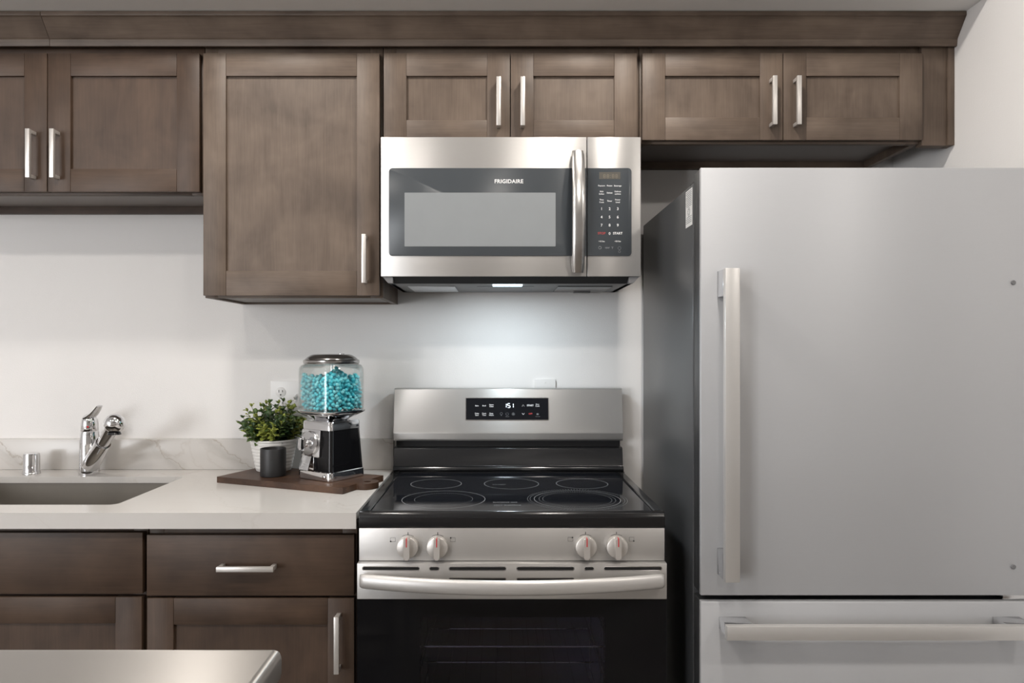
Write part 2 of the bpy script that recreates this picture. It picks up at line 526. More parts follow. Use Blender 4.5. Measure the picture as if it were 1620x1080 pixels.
# ------------------------------------------------------------------ cabinets
def shaker(mb, x0, x1, z0, z1, yb, th=.02, st=.067, top=.067, bot=.067):
    yf = yb - th
    b = .0014
    mb.box(x0, x0 + st, yf, yb, z0, z1, 0, b)
    mb.box(x1 - st, x1, yf, yb, z0, z1, 0, b)
    e = .0002
    mb.box(x0 + st + e, x1 - st - e, yf + .0002, yb, z1 - top, z1, 1, b)
    mb.box(x0 + st + e, x1 - st - e, yf + .0002, yb, z0, z0 + bot, 1, b)
    mb.box(x0 + st - .004, x1 - st + .004, yf + .0085, yb - .002, z0 + bot - .004, z1 - top + .004, 0)

def pull(parent, x, z, yf, L=.142, vertical=True, name='handle'):
    """square bar pull centred on x, z"""
    mb = MB()
    w_, t_, pr = .0125, .010, .034
    if vertical:
        mb.box(x - w_ / 2, x + w_ / 2, yf - pr, yf - pr + t_, z - L / 2, z + L / 2, 0, .0008)
        for s in (-1, 1):
            zc = z + s * (L / 2 - .006)
            mb.box(x - w_ / 2 + .0008, x + w_ / 2 - .0008, yf - pr + t_ - .0005, yf, zc - .005, zc + .005, 0, .0006)
    else:
        mb.box(x - L / 2, x + L / 2, yf - pr, yf - pr + t_, z - w_ / 2, z + w_ / 2, 0, .0008)
        for s in (-1, 1):
            xc = x + s * (L / 2 - .006)
            mb.box(xc - .005, xc + .005, yf - pr + t_ - .0005, yf, z - w_ / 2 + .0008, z + w_ / 2 - .0008, 0, .0006)
    return mb.build(name, 'nickel', parent)

UF, UD = -.305, -.325          # upper face frame, upper door face
UT = 2.222                     # top of the upper boxes
WOOD = ['wood_v', 'wood_h']
def upper_body(root, x0, x1, z0, fl=.025):
    mb = MB()
    g = .0008
    x0 += g; x1 -= g
    mb.box(x0, x0 + .016, UF + .019, -.001, z0, UT, 0)
    mb.box(x1 - .016, x1, UF + .019, -.001, z0, UT, 0)
    mb.box(x0 + .016, x1 - .016, UF + .019, -.001, z0 + fl, z0 + fl + .014, 2)
    mb.box(x0 + .016, x1 - .016, UF + .019, -.001, UT - .014, UT, 1)
    mb.box(x0 + .016, x1 - .016, -.018, -.001, z0, z0 + fl, 1)
    mb.box(x0 + .016, x1 - .016, -.008, -.001, z0 + fl + .014, UT - .014, 0)
    mb.box(x0, x0 + .038, UF, UF + .019, z0, UT, 0, .001)
    mb.box(x1 - .038, x1, UF, UF + .019, z0, UT, 0, .001)
    mb.box(x0 + .038, x1 - .038, UF, UF + .019, z0, z0 + .04, 1, .001)
    mb.box(x0 + .038, x1 - .038, UF, UF + .019, UT - .04, UT, 1, .001)
    return mb.build('body', WOOD + ['laminate'], root)

DT = 2.194                     # top of the upper doors
def door_obj(root, x0, x1, z0, z1, yb, **k):
    mb = MB(); shaker(mb, x0, x1, z0, z1, yb, **k)
    return mb.build('door', WOOD, root)

# left upper cabinet, 36 in wide over the sink
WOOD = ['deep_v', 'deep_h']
cx0, cx1, cz = -1.785, -.871, 1.780
r = thing('upper_cabinet', 'dark brown short upper cabinet with two shaker doors over the sink', 'cabinet', ((cx0 + cx1) / 2, -.15, cz), 'upper cabinets')
upper_body(r, cx0, cx1, cz)
mid = -1.3275
d = door_obj(r, cx0 + .006, mid - .0012, cz + .006, DT, UF - .0005); pull(d, mid - .0375, 1.891, UD)
d = door_obj(r, mid + .0012, cx1 - .008, cz + .006, DT, UF - .0005); pull(d, mid + .0325, 1.891, UD)

# tall upper cabinet
WOOD = ['wood_v', 'wood_h']
cx0, cx1, cz = -.871, -.3396, 1.474
r = thing('upper_cabinet', 'dark brown tall upper cabinet with one shaker door left of the microwave', 'cabinet', ((cx0 + cx1) / 2, -.15, cz), 'upper cabinets')
upper_body(r, cx0, cx1, cz, .006)
d = door_obj(r, cx0 + .003, cx1 - .0085, cz + .0055, DT, UF - .0005, bot=.073); pull(d, -.3885, 1.585, UD)

# cabinet over the microwave
cx0, cx1, cz = -.3396, .4216, 1.934
r = thing('upper_cabinet', 'dark brown shallow two-door upper cabinet right above the microwave', 'cabinet', ((cx0 + cx1) / 2, -.15, cz), 'upper cabinets')
upper_body(r, cx0, cx1, cz, .003)
mid = .0380
d = door_obj(r, cx0 + .004, mid - .0012, cz + .005, DT, UF - .0005, bot=.058); pull(d, .0035, 2.042, UD)
d = door_obj(r, mid + .0012, cx1 - .010, cz + .005, DT, UF - .0005, bot=.058); pull(d, .0735, 2.042, UD)

# cabinet over the refrigerator, with its filler up to the wall
cx0, cx1, cz = .4216, 1.2556, 1.932
r = thing('upper_cabinet', 'dark brown two-door upper cabinet above the refrigerator with filler to the wall', 'cabinet', ((cx0 + cx1) / 2, -.15, cz), 'upper cabinets')
upper_body(r, cx0, cx1, cz)
mid = .8425
d = door_obj(r, cx0 + .006, mid - .0012, cz + .006, DT, UF - .0005); pull(d, .8065, 2.045, UD)
d = door_obj(r, mid + .0012, cx1 - .002, cz + .006, DT, UF - .0005); pull(d, .8770, 2.045, UD)
mb = MB()
mb.box(cx1, WX - .020, -.318, UF + .019, 1.924, UT, 0, .0008)
mb.box(WX - .0195, WX - .001, -.3235, UF + .019, 1.924, UT, 0, .0008)
mb.build('filler', 'wood_v', r)

# crown moulding in two lengths; the mitre seam shows at the left
CB, CF = 2.2105, -.334
def crown(x0, x1, label):
    prof = [(-.300, CB + .012), (CF + .006, CB + .012), (CF + .006, CB), (CF - .002, CB), (CF - .002, CB + .019), (CF - .006, CB + .0225), (-.3725, 2.279), (-.378, 2.281), (-.378, 2.2935), (-.300, 2.2935)]
    o = MB().prism(prof, 'x', x0, x1, 0, .0012, 2).build('crown_molding', 'wood_h')
    return tag(o, label, 'molding', 'crown mouldings')
crown(-1.815, -1.3145, 'short left length of dark brown crown moulding, ending at the seam')
crown(-1.3135, WX - .001, 'long dark brown crown moulding across the cabinets up to the right wall')

# base cabinets
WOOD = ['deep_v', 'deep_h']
BF, BD = -.600, -.620
def base_body(root, x0, x1):
    mb = MB()
    g = .0008
    x0 += g; x1 -= g
    mb.box(x0, x0 + .018, BF + .019, -.001, .10, .8735, 0)
    mb.box(x1 - .018, x1, BF + .019, -.001, .10, .8735, 0)
    mb.box(x0 + .018, x1 - .018, BF + .019, -.001, .10, .118, 1)
    mb.box(x0 + .018, x1 - .018, -.012, -.001, .118, .8735, 0)
    mb.box(x0, x0 + .038, BF, BF + .019, .10, .8735, 0, .001)
    mb.box(x1 - .038, x1, BF, BF + .019, .10, .8735, 0, .001)
    for a, b in ((.10, .14), (.68, .715), (.838, .8735)):
        mb.box(x0 + .038, x1 - .038, BF, BF + .019, a, b, 1, .001)
    b = mb.build('body', WOOD, root)
    MB().box(x0, x1, BF + .075, BF + .09, .001, .0995, 0).build('toe_kick', 'black_matte', root)
    return b
x0, x1 = -1.806, -.892
r = thing('base_cabinet', 'dark brown sink base cabinet with a plain false drawer front', 'cabinet', ((x0 + x1) / 2, -.3, 0), 'base cabinets')
base_body(r, x0, x1)
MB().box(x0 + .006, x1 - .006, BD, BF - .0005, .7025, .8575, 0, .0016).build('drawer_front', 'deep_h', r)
m_ = (x0 + x1) / 2
for a, b, hx in ((x0 + .006, m_ - .0015, m_ - .036), (m_ + .0015, x1 - .008, m_ + .036)):
    d = door_obj(r, a, b, .112, .6945, BF - .0005); pull(d, hx, .59, BD)
x0, x1 = -.8912, -.3575
r = thing('base_cabinet', 'dark brown base cabinet with one drawer and one door left of the range', 'cabinet', ((x0 + x1) / 2, -.3, 0), 'base cabinets')
base_body(r, x0, x1)
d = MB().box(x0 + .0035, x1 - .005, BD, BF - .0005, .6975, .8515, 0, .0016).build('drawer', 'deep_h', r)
pull(d, -.628, .774, BD, .142, False)
d = door_obj(r, x0 + .0045, x1 - .005, .112, .6915, BF - .0005); pull(d, -.4005, .585, BD)
x0, x1 = -2.72, -1.8068
r = thing('base_cabinet', 'dark brown base cabinet at the left end of the counter', 'cabinet', ((x0 + x1) / 2, -.3, 0), 'base cabinets')
base_body(r, x0, x1)
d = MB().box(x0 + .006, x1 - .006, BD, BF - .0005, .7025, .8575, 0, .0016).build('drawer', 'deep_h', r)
pull(d, (x0 + x1) / 2, .78, BD, .142, False)
d = door_obj(r, x0 + .006, x1 - .006, .112, .6945, BF - .0005); pull(d, x1 - .05, .59, BD)

# ------------------------------------------------------------------ worktop, backsplash, sink
CT = .914
CX0, CX1 = -2.72, -.3520
SX0, SX1, SY0, SY1 = -1.680, -1.000, -.556, -.150
r = thing('countertop', 'white quartz countertop with faint veins and a sink cutout', 'countertop', (-1.5, -.32, CT - .04))
mb = MB()
mb.plate_hole([(CX0, -.648), (CX1, -.648), (CX1, -.001), (CX0, -.001)], rrect(SX0, SX1, SY0, SY1, .022), 'z', CT - .020, CT)
mb.box(CX0, CX1, -.648, -.628, CT - .0400, CT - .020)
mb.build('slab', 'quartz', r)
MB().box(CX0, CX1, -.020, -.001, CT + .0003, 1.0175, 0, .0012).build('backsplash', 'quartz', r)

r = thing('sink', 'undermount stainless steel sink basin below the faucet', 'sink', (-1.34, -.35, .68))
mb = MB()
e = .004
o_ = lambda k, z, rr: [(x, y, z) for x, y in rrect(SX0 - e + k, SX1 + e - k, SY0 - e + k, SY1 + e - k, rr, 8)]
mb.loft([o_(-.012, .8935, .03), o_(0, .8935, .028), o_(.001, .73, .028), o_(.012, .703, .04), o_(.03, .695, .05)], 0, False, True)
mb.loft([o_(-.012, .892, .03), o_(-.003, .892, .03), o_(-.002, .73, .03), o_(.01, .699, .042), o_(.03, .692, .05)], 0, False, True)
mb.build('basin', 'steel_sink', r)
MB().lathe([(.02, -.001), (.04, .001), (.044, .003), (.03, .002), (.012, .0015)], (-1.34, -.33, .6955), 32).build('drain', 'chrome_soft', r)

# faucet: single lever with a pull-out spray wand
FX, FY = -1.337, -.094
r = thing('faucet', 'chrome kitchen faucet with side spray wand behind the sink', 'faucet', (FX, FY, CT))
mb = MB()
mb.lathe([(.0305, 0), (.0310, .004), (.0300, .012), (.0298, .095), (.0290, .118), (.0270, .134), (.0262, .1365), (.0262, .1385)], (FX, FY, CT + .0003), 40)
mb.build('body', 'chrome', r)
mb = MB()
mb.lathe([(.0258, .1400), (.0262, .1410), (.0262, .163), (.0245, .176), (.0190, .188), (.010, .1945), (.002, .196)], (FX, FY, CT + .0003), 40)
mb.build('cap', 'chrome', r)
mb = MB()
A, B = Vector((FX - .001, FY - .004, CT + .183)), Vector((FX + .050, FY - .030, CT + .224))
rings = []
for k in range(7):
    t = k / 6
    p = A.lerp(B, t) + Vector((0, 0, -.006 * math.sin(PI * t)))
    hw = .021 * (1 - t) + .0105 * t; ht = .0105 * (1 - t) + .0032 * t
    dx = Vector((.49, .87, 0)); dz = Vector((-.62, .35, .7)).normalized()
    rings.append([p + dx * hw * math.cos(2 * PI * q / 14) + dz * ht * math.sin(2 * PI * q / 14) for q in range(14)])
mb.loft(rings)
mb.build('lever', 'chrome', r)
MB().lathe([(.0028, 0), (.0028, .0012)], (0, 0, 0), 16, M=Matrix.Translation((FX + .009, FY - .0252, CT + .156)) @ Matrix.Rotation(PI / 2, 4, 'X') @ Matrix.Rotation(.35, 4, 'Y')).build('indicator', 'red_mark', r)
P0 = Vector((FX + .004, FY - .008, CT + .022)); P1 = Vector((-1.178, -.235, 1.093))
dirv = (P1 - P0).normalized()
mb = MB()
Ls = (P1 - P0).length
mb.tube([P0, P0 + dirv * .012, P0 + dirv * .016, P0 + dirv * (Ls * .56), P0 + dirv * (Ls * .57)], [.0190, .0220, .0262, .0235, .0222], 28)
mb.build('spout_socket', 'chrome', r)
mb = MB()
mb.tube([P0 - dirv * .012, P0 - dirv * .0105, P0 + dirv * .004, P0 + dirv * .006], [.0120, .0140, .0165, .015], 24)
mb.build('hose_collar', 'black_enamel', r)
wand = MB().tube([P0 + dirv * (Ls * .575), P0 + dirv * (Ls * .60), P0 + dirv * (Ls * .8), P1 - dirv * .012], [.0185, .0192, .0200, .0225], 28).build('spray_wand', 'chrome', r)
mb = MB()
ax = Vector((.30, -.86, .05)).normalized()
z_ = ax; x_ = z_.cross(Vector((0, 0, 1))).normalized(); y_ = z_.cross(x_)
MM = Matrix(((x_.x, y_.x, z_.x, P1.x), (x_.y, y_.y, z_.y, P1.y), (x_.z, y_.z, z_.z, P1.z), (0, 0, 0, 1)))
mb.ball((0, 0, 0), .0305, .0305, .030, 32, 0, MM)
mb.build('spray_head', 'chrome', wand)
MB().lathe([(.012, 0), (.020, 0), (.0175, .007), (.012, .007)], (P1.x, P1.y - .002, P1.z - .0335), 28).build('nozzle', 'black_enamel', wand)
MB().ball(tuple(P0 + dirv * (Ls * .47) + Vector((.004, -.0215, .004))), .0022, seg=10).build('set_screw', 'black_matte', r)

r = thing('air_gap', 'small chrome cylinder air gap standing left of the faucet', 'air gap', (-1.527, -.094, CT))
MB().lathe([(.0245, 0), (.0250, .002), (.0250, .010), (.0240, .012), (.0240, .060), (.0225, .066), (.018, .0685), (.002, .069)], (-1.527, -.094, CT + .0003), 36).build('cap', 'chrome', r)
MB().lathe([(.0262, 0), (.0262, .003), (.0252, .005)], (-1.527, -.094, CT + .0002), 36, cap0=False, cap1=False).build('base_ring', 'chrome_soft', r)

# ------------------------------------------------------------------ outlets on the wall
r = thing('wall_plate', 'white double wall plate with outlet and switch behind the plant', 'outlet', (-.712, 0, 1.157), 'wall plates')
MB().prism(rrect(-.772, -.652, 1.099, 1.2145, .004), 'y', -.0065, -.0003, 0, .002, 2, caps_only=True).build('plate', 'white_plastic', r)
mb = MB()
for zc in (1.1755, 1.136):
    mb.lathe([(.0172, 0), (.0172, .0012), (.0162, .0018), (.002, .0018)], (0, 0, 0), 32, 0, Matrix.Translation((-.7370, -.0066, zc)) @ Matrix.Rotation(PI / 2, 4, 'X'))
    for sx, hh in ((-.0062, .0045), (.0062, .0037)):
        mb.box(-.7370 + sx - .0011, -.7370 + sx + .0011, -.0088, -.0082, zc + .0035 - hh, zc + .0035 + hh, 1)
    mb.lathe([(.0024, 0), (.0024, .0006)], (0, 0, 0), 14, 1, Matrix.Translation((-.7370, -.0082, zc - .0085)) @ Matrix.Rotation(PI / 2, 4, 'X'))
mb.build('receptacle', ['white_plastic', 'void'], r)
mb = MB()
mb.box(-.6925, -.6815, -.0085, -.0066, 1.143, 1.170, 0, .0008)
mb.prism([(-.0085, 1.150), (-.022, 1.160), (-.022, 1.1675), (-.0085, 1.163)], 'x', -.691, -.683, 0, .001)
mb.build('toggle', 'white_plastic', r)
r = thing('wall_plate', 'white wall plate peeking out above the range backguard', 'outlet', (.162, 0, 1.164), 'wall plates')
MB().prism(rrect(.126, .198, 1.105, 1.2195, .004), 'y', -.0065, -.0003, 0, .002, 2, caps_only=True).build('plate', 'white_plastic', r)
mb = MB()
mb.lathe([(.0035, 0), (.0035, .0008), (.002, .0012)], (0, 0, 0), 14, 0, Matrix.Translation((.162, -.0066, 1.2085)) @ Matrix.Rotation(PI / 2, 4, 'X'))
mb.build('screw', 'white_plastic', r)

# ------------------------------------------------------------------ range
RX0, RX1 = -.3440, .4150
RC = (RX0 + RX1) / 2
r = thing('range', 'stainless steel electric range with black glass cooktop and backguard', 'range', (RC, -.33, 0))
mb = MB()                                     # shell around the oven cavity
mb.box(RX0 + .004, RX0 + .024, -.638, -.02, .03, .878, 0)
mb.box(RX1 - .024, RX1 - .004, -.638, -.02, .03, .878, 0)
mb.box(RX0 + .024, RX1 - .024, -.04, -.02, .03, .878, 0)
mb.box(RX0 + .024, RX1 - .024, -.638, -.04, .03, .16, 0)
mb.box(RX0 + .024, RX1 - .024, -.638, -.04, .745, .878, 0)
mb.build('body', 'door_side', r)
mb = MB()
ix0, ix1, iz0, iz1 = -.225, .300, .20, .70
mb.box(RX0 + .0245, ix0, -.637, -.09, .161, .744)
mb.box(ix1, RX1 - .0245, -.637, -.09, .161, .744)
mb.box(ix0, ix1, -.637, -.09, .161, iz0); mb.box(ix0, ix1, -.637, -.09, iz1, .744)
mb.box(ix0, ix1, -.10, -.09, iz0, iz1)
mb.build('oven_cavity', 'oven_inside', r)
for zz in (.5635, .432):
    mb = MB()
    for yy in (-.605, -.40, -.16):
        mb.tube([(ix0 + .012, yy, zz), (ix1 - .012, yy, zz)], .0026, 8)
    for xx in (ix0 + .012, ix1 - .012):
        mb.tube([(xx, -.605, zz), (xx, -.16, zz)], .0026, 8)
    for k in range(1, 12):
        xx = ix0 + .012 + (ix1 - ix0 - .024) * k / 12
        mb.tube([(xx, -.608, zz + .0035), (xx, -.16, zz + .0035)], .0014, 6)
    mb.build('oven_rack', 'chrome', r)
for xx in (ix0 + .004, ix1 - .004):
    mb = MB()
    for zz in (.557, .4255, .30):
        mb.tube([(xx, -.60, zz), (xx, -.15, zz)], .0022, 6)
    for yy in (-.59, -.38, -.16):
        mb.tube([(xx, yy, .28), (xx, yy, .60)], .0018, 6)
    mb.build('rack_guide', 'chrome_soft', r)

# cooktop
mb = MB()
GZ = .9175
mb.box(RX0 + .028, RX1 - .028, -.640, -.100, .880, GZ, 0)                              # glass slab
for sgn, xo in ((1, RX0), (-1, RX1)):                                                   # side rims
    p = [(xo, .8795), (xo, .916), (xo + sgn * .004, .9205), (xo + sgn * .024, .9215), (xo + sgn * .0275, .9200), (xo + sgn * .028, .8795)]
    mb.prism(p, 'y', -.652, -.098, 1, .0006)
mb.prism([(-.658, .8795), (-.659, .905), (-.656, .914), (-.650, .9185), (-.643, .9195), (-.6405, .9180), (-.6400, .8795)], 'x', RX0, RX1, 1, .002, 3)
mb.prism([(-.100, .8795), (-.100, .9195), (-.092, .921), (-.020, .921), (-.020, .8795)], 'x', RX0, RX1, 1)
mb.build('cooktop', ['black_glass', 'black_enamel'], r)
mb = MB()
for cx, cy, rr in ((-.184, -.287, .0757), (.042, -.285, .0815), (.254, -.285, .077), (-.145, -.505, .1115), (.2145, -.505, .1155)):
    mb.ring(cx, cy, GZ, rr - .0006, .0012, 96, 0)
mb.ring(-.145, -.505, GZ, .0775, .0012, 160, 1, True)
for q in (.092, .102, .126, .133):
    mb.ring(.2145, -.505, GZ, q, .0012, 200, 1, True)
flat = lambda x, y: Matrix.Translation((x, y, GZ + .0003))
mb.text('ELEMENT ON', .0075, flat(.020, -.545), 1, .01)
mb.text('HOT SURFACE', .0075, flat(.026, -.580), 1, .01)
mb.text('DUAL ELEMENT', .004, flat(.005, -.30), 1, .01)
mb.build('burner_marking', ['ring_print', 'grey_print'], r, fix=False)

# lower black splash and steel backguard
mb = MB()
mb.prism([(-.020, .9215), (-.098, .9215), (-.1005, .929), (-.096, .936), (-.086, .938), (-.074, .994), (-.066, .9975), (-.020, .9975)], 'x', RX0 + .002, RX1 - .002, 0, .0008)
mb.box(RX0 + .006, RX1 - .006, -.050, -.020, .998, 1.022, 1)
mb.build('splash_panel', ['black_enamel', 'black_matte'], r)
BT, BB = (-.062, 1.192), (-.083, 1.0525)
prof = [(-.020, 1.023), (-.060, 1.0185), (-.075, 1.0195), (-.080, 1.025), (-.084, 1.045), BB, (BT[0] - .0008, BT[1] - .003), (BT[0] + .003, BT[1]), (-.020, 1.192)]
bg_ = MB().prism(prof, 'x', RX0 + .0015, RX1 - .0015, 0, .0008).build('backguard', 'steel', r)
tilt = math.atan2(BB[0] - BT[0], BT[1] - BB[1])            # leans back towards the top
def on_bg(x, z, off=0.0):
    y = BB[0] + (z - BB[1]) / (BT[1] - BB[1]) * (BT[0] - BB[0])
    return Matrix.Translation((x, y - off, z)) @ Matrix.Rotation(PI / 2 + tilt, 4, 'X')
DX0, DX1, DZ0, DZ1 = -.104, .168, 1.0885, 1.1595
dc = ((DX0 + DX1) / 2, (DZ0 + DZ1) / 2)
mb = MB()
w2, h2 = (DX1 - DX0) / 2, (DZ1 - DZ0) / 2
MC = on_bg(dc[0], dc[1], .0002)
mb.prism(rrect(-w2 - .002, w2 + .002, -h2 - .002, h2 + .002, .003), 'z', -.0004, .0010, 1, M=MC)
mb.prism(rrect(-w2, w2, -h2, h2, .002), 'z', -.0004, .0016, 0, M=MC)
disp = mb.build('control_display', ['black_glass', 'chrome_soft'], r)
MT = on_bg(dc[0], dc[1], .0020)
def pos(cx, cy):                                           # the display's own layout, in metres from its centre
    return MT @ Matrix.Translation(((cx - 782) * (2 * w2) / 1400, -(cy - 292) * (2 * h2) / 376, 0))
mb = MB()
cap = .0042
for s_, cx, cy in (('Bake', 268, 235), ('Broil', 390, 235)):
    mb.text(s_, cap, pos(cx, cy), 0, .03)
for a, b, cx, cy in (('Steam', 'Clean', 514, 232), ('Delay', 'Start', 268, 384), ('Cook', 'Time', 390, 384), ('Keep', 'Warm', 514, 384), ('Slow', 'Cook', 1298, 225)):
    mb.text(a, cap, pos(cx, cy - 15), 0, .03); mb.text(b, cap, pos(cx, cy + 16), 0, .03)
mb.text('START', .0052, pos(1176, 230), 0, .06)
mb.text('OFF', .0048, pos(1180, 376), 2, .05)
for sg, cy in ((1, 230), (-1, 380)):
    t = .0005
    M_ = pos(1056, cy)
    mb.prism([(-.0044, -.003 * sg), (0, .003 * sg), (.0044, -.003 * sg), (.0034, -.0036 * sg), (0, .0014 * sg), (-.0034, -.0036 * sg)], 'z', 0, .0002, 0, M=M_)
def circ(M_, r0, r1, mi=1, n=24, a0=0, a1=2 * PI):
    for k in range(n):
        t0, t1 = a0 + (a1 - a0) * k / n, a0 + (a1 - a0) * (k + 1) / n
        mb.prism([(r0 * math.cos(t0), r0 * math.sin(t0)), (r1 * math.cos(t0), r1 * math.sin(t0)), (r1 * math.cos(t1), r1 * math.sin(t1)), (r0 * math.cos(t1), r0 * math.sin(t1))], 'z', 0, .0002, mi, M=M_)
M_ = pos(683, 372); circ(M_, .0034, .0042); mb.prism(rrect(-.0014, .0014, -.0070, -.0044, .0003), 'z', 0, .0002, 1, M=M_)
M_ = pos(782, 378); circ(M_, .0042, .0050, a0=PI * .7, a1=PI * 2.3); mb.prism(rrect(-.0004, .0004, .0008, .0052, .0002), 'z', 0, .0002, 1, M=M_)
mb.text('ON/OFF', .0022, pos(785, 425), 1, .02)
M_ = pos(888, 380); circ(M_, .0043, .0050); circ(M_, .0014, .0028)
M_ = pos(1300, 382); mb.prism([(-.0038, -.0030), (.0038, -.0030), (.0038, .0012), (-.0038, .0012)], 'z', 0, .0002, 1, M=M_); circ(M_ @ Matrix.Translation((0, .0012, 0)), .0022, .0030, a0=0, a1=PI)
mb.text('Control Lock', .0020, pos(1300, 422), 1, .02)
mb.build('button_print', ['white_print', 'grey_print', 'red_print'], disp, fix=False)
SEG = {'1': 'bc', '5': 'afgcd', '8': 'abcdefg'}
def digit(mb, ch, M_, wd, ht, th, mi=0):
    q = {'a': (0, ht, 0), 'g': (0, 0, 0), 'd': (0, -ht, 0), 'f': (-wd, ht / 2, 1), 'b': (wd, ht / 2, 1), 'e': (-wd, -ht / 2, 1), 'c': (wd, -ht / 2, 1)}
    for sname in SEG[ch]:
        x, y, v = q[sname]
        if v: mb.prism([(x - th, y - ht / 2 + th), (x, y - ht / 2 + th * .3), (x + th, y - ht / 2 + th), (x + th, y + ht / 2 - th), (x, y + ht / 2 - th * .3), (x - th, y + ht / 2 - th)], 'z', 0, .0002, mi, M=M_)
        else: mb.prism([(x - wd + th, y - th), (x + wd - th, y - th), (x + wd - th * .3, y), (x + wd - th, y + th), (x - wd + th, y + th), (x - wd + th * .3, y)], 'z', 0, .0002, mi, M=M_)
mb = MB()
for ch, cx in (('1', 745), ('5', 810), ('1', 866)):
    digit(mb, ch, pos(cx, 232), .0042, .0066, .0011)
mb.build('clock_digits', 'led', disp)

# control panel with four knobs
mb = MB()
mb.box(RX0 + .001, RX1 - .001, -.658, -.640, .7975, .8785, 0, .0016)
cp = mb.build('control_panel', 'steel', r)
knobs = [(-.2215, .8335, -1), (-.1480, .8335, 1), (.2180, .8345, -1), (.2945, .8345, 1)]
for i, (kx, kz, sd) in enumerate(knobs):
    mb = MB()
    mb.box(kx - .0008, kx + .0008, -.6583, -.6581, kz + .0285, kz + .0350, 0)
    for k in range(9):
        a = math.radians(60 + 60 * k / 9); b = math.radians(60 + 60 * (k + 1) / 9)
        mb.prism([(kx + q * math.cos(t), kz + q * math.sin(t)) for q, t in ((.0282, a), (.0290, a), (.0290, b), (.0282, b))], 'y', -.6583, -.6581, 0)
    ox = kx + sd * .0375; oz = kz + .0165
    w_, h_, t_ = .0062, .0052, .0005
    for a in ((-w_, w_, h_ - t_, h_), (-w_, w_, -h_, -h_ + t_), (-w_, -w_ + t_, -h_, h_), (w_ - t_, w_, -h_, h_)):
        mb.box(ox + a[0], ox + a[1], -.6583, -.6581, oz + a[2], oz + a[3], 0)
    dx_, dz_ = ((-1, -1), (-1, 1), (1, 1), (1, -1))[i]
    mb.lathe([(.0019, 0), (.0019, .0003)], (0, 0, 0), 14, 0, Matrix.Translation((ox + dx_ * (w_ - .0008), -.6581, oz + dz_ * (h_ - .0008))) @ Matrix.Rotation(PI / 2, 4, 'X'))
    mb.build('burner_symbol', 'black_print', cp, fix=False)
for kx, kz, sd in knobs:
    MK = Matrix.Translation((kx, -.6585, kz)) @ Matrix.Rotation(PI / 2, 4, 'X')
    mb = MB()
    mb.lathe([(.0262, 0), (.0266, .003), (.0264, .013), (.0255, .0165), (.0240, .0175), (.001, .0175)], (0, 0, 0), 44, 0, MK)
    mb.prism(rrect(-.0072, .0072, -.0262, .0262, .0035), 'z', .0165, .031, 0, .0022, 3, MK)
    k_ = mb.build('knob', 'nickel', r)
    MB().box(-.0011, .0011, .006, .0255, .0307, .0316, 0, M=MK).box(-.0011, .0011, .0250, .0264, .018, .0312, 0, M=MK).build('pointer', 'red_mark', k_)

# oven door
dr = MB()
YD = -.675
dr.plate_hole([(RX0 - .0005, .172), (RX1 + .0005, .172), (RX1 + .0005, .7075), (RX0 - .0005, .7075)], rrect(-.191, .265, .30, .664, .006), 'y', YD + .001, -.640)
door = dr.build('oven_door', 'oven_black', r)
MB().box(-.1908, .2648, YD + .0025, YD + .006, .3002, .6638).build('window_pane', 'oven_glass', door)
mb = MB()
mb.box(RX0 - .0005, RX1 + .0005, YD, -.640, .7083, .7965, 0, .0015)
def slot(x0, x1, z, h=.0036):
    mb.prism(rrect(x0 - .0018, x1 + .0018, z - h - .0018, z + h + .0018, h + .0015, 5), 'y', YD - .0002, YD + .0002, 2)
    mb.prism(rrect(x0, x1, z - h, z + h, h * .98, 5), 'y', YD - .0004, YD + .0002, 1)
for a, b in ((-.330, -.192), (-.166, -.144), (-.118, .020), (.048, .187), (.214, .236), (.262, .402)):
    slot(a, b, .7838)
for a, b in ((-.118, .020), (.048, .187)):
    slot(a, b, .7572, .0024)
mb.build('door_trim', ['steel', 'void', 'chrome_soft'], door)
mb = MB()
rings = []
n = 41
for k in range(n):
    t = math.sin(PI / 2 * (-1 + 2 * k / (n - 1)))
    x = RC + t * .370
    y = -.690 - .052 * (1 - abs(t) ** 2.0)
    e = 1.0 if abs(t) < .975 else math.sqrt(max(0, 1 - ((abs(t) - .975) / .025) ** 2 * .75))
    hh, dd = .0178 * (.55 + .45 * e), .0095 * (.4 + .6 * e)
    rings.append([(x, y + dd * math.sin(2 * PI * q / 20), .7585 + math.copysign(abs(math.cos(2 * PI * q / 20)) ** .8, math.cos(2 * PI * q / 20)) * hh) for q in range(20)])
mb.loft(rings)
for s in (-1, 1):
    mb.box(RC + s * .352 - .012, RC + s * .352 + .012, -.690, YD - .0002, .749, .768, 0, .002)
mb.build('handle', 'steel_handle', door)
MB().box(RX0, RX1, -.672, -.640, .035, .166, 0, .002).build('storage_drawer', 'black_enamel', r)
for xx in (RX0 + .05, RX1 - .05):
    for yy in (-.58, -.08):
        MB().lathe([(.016, 0), (.016, .029)], (xx, yy, .0005), 16).build('foot', 'black_matte', r)

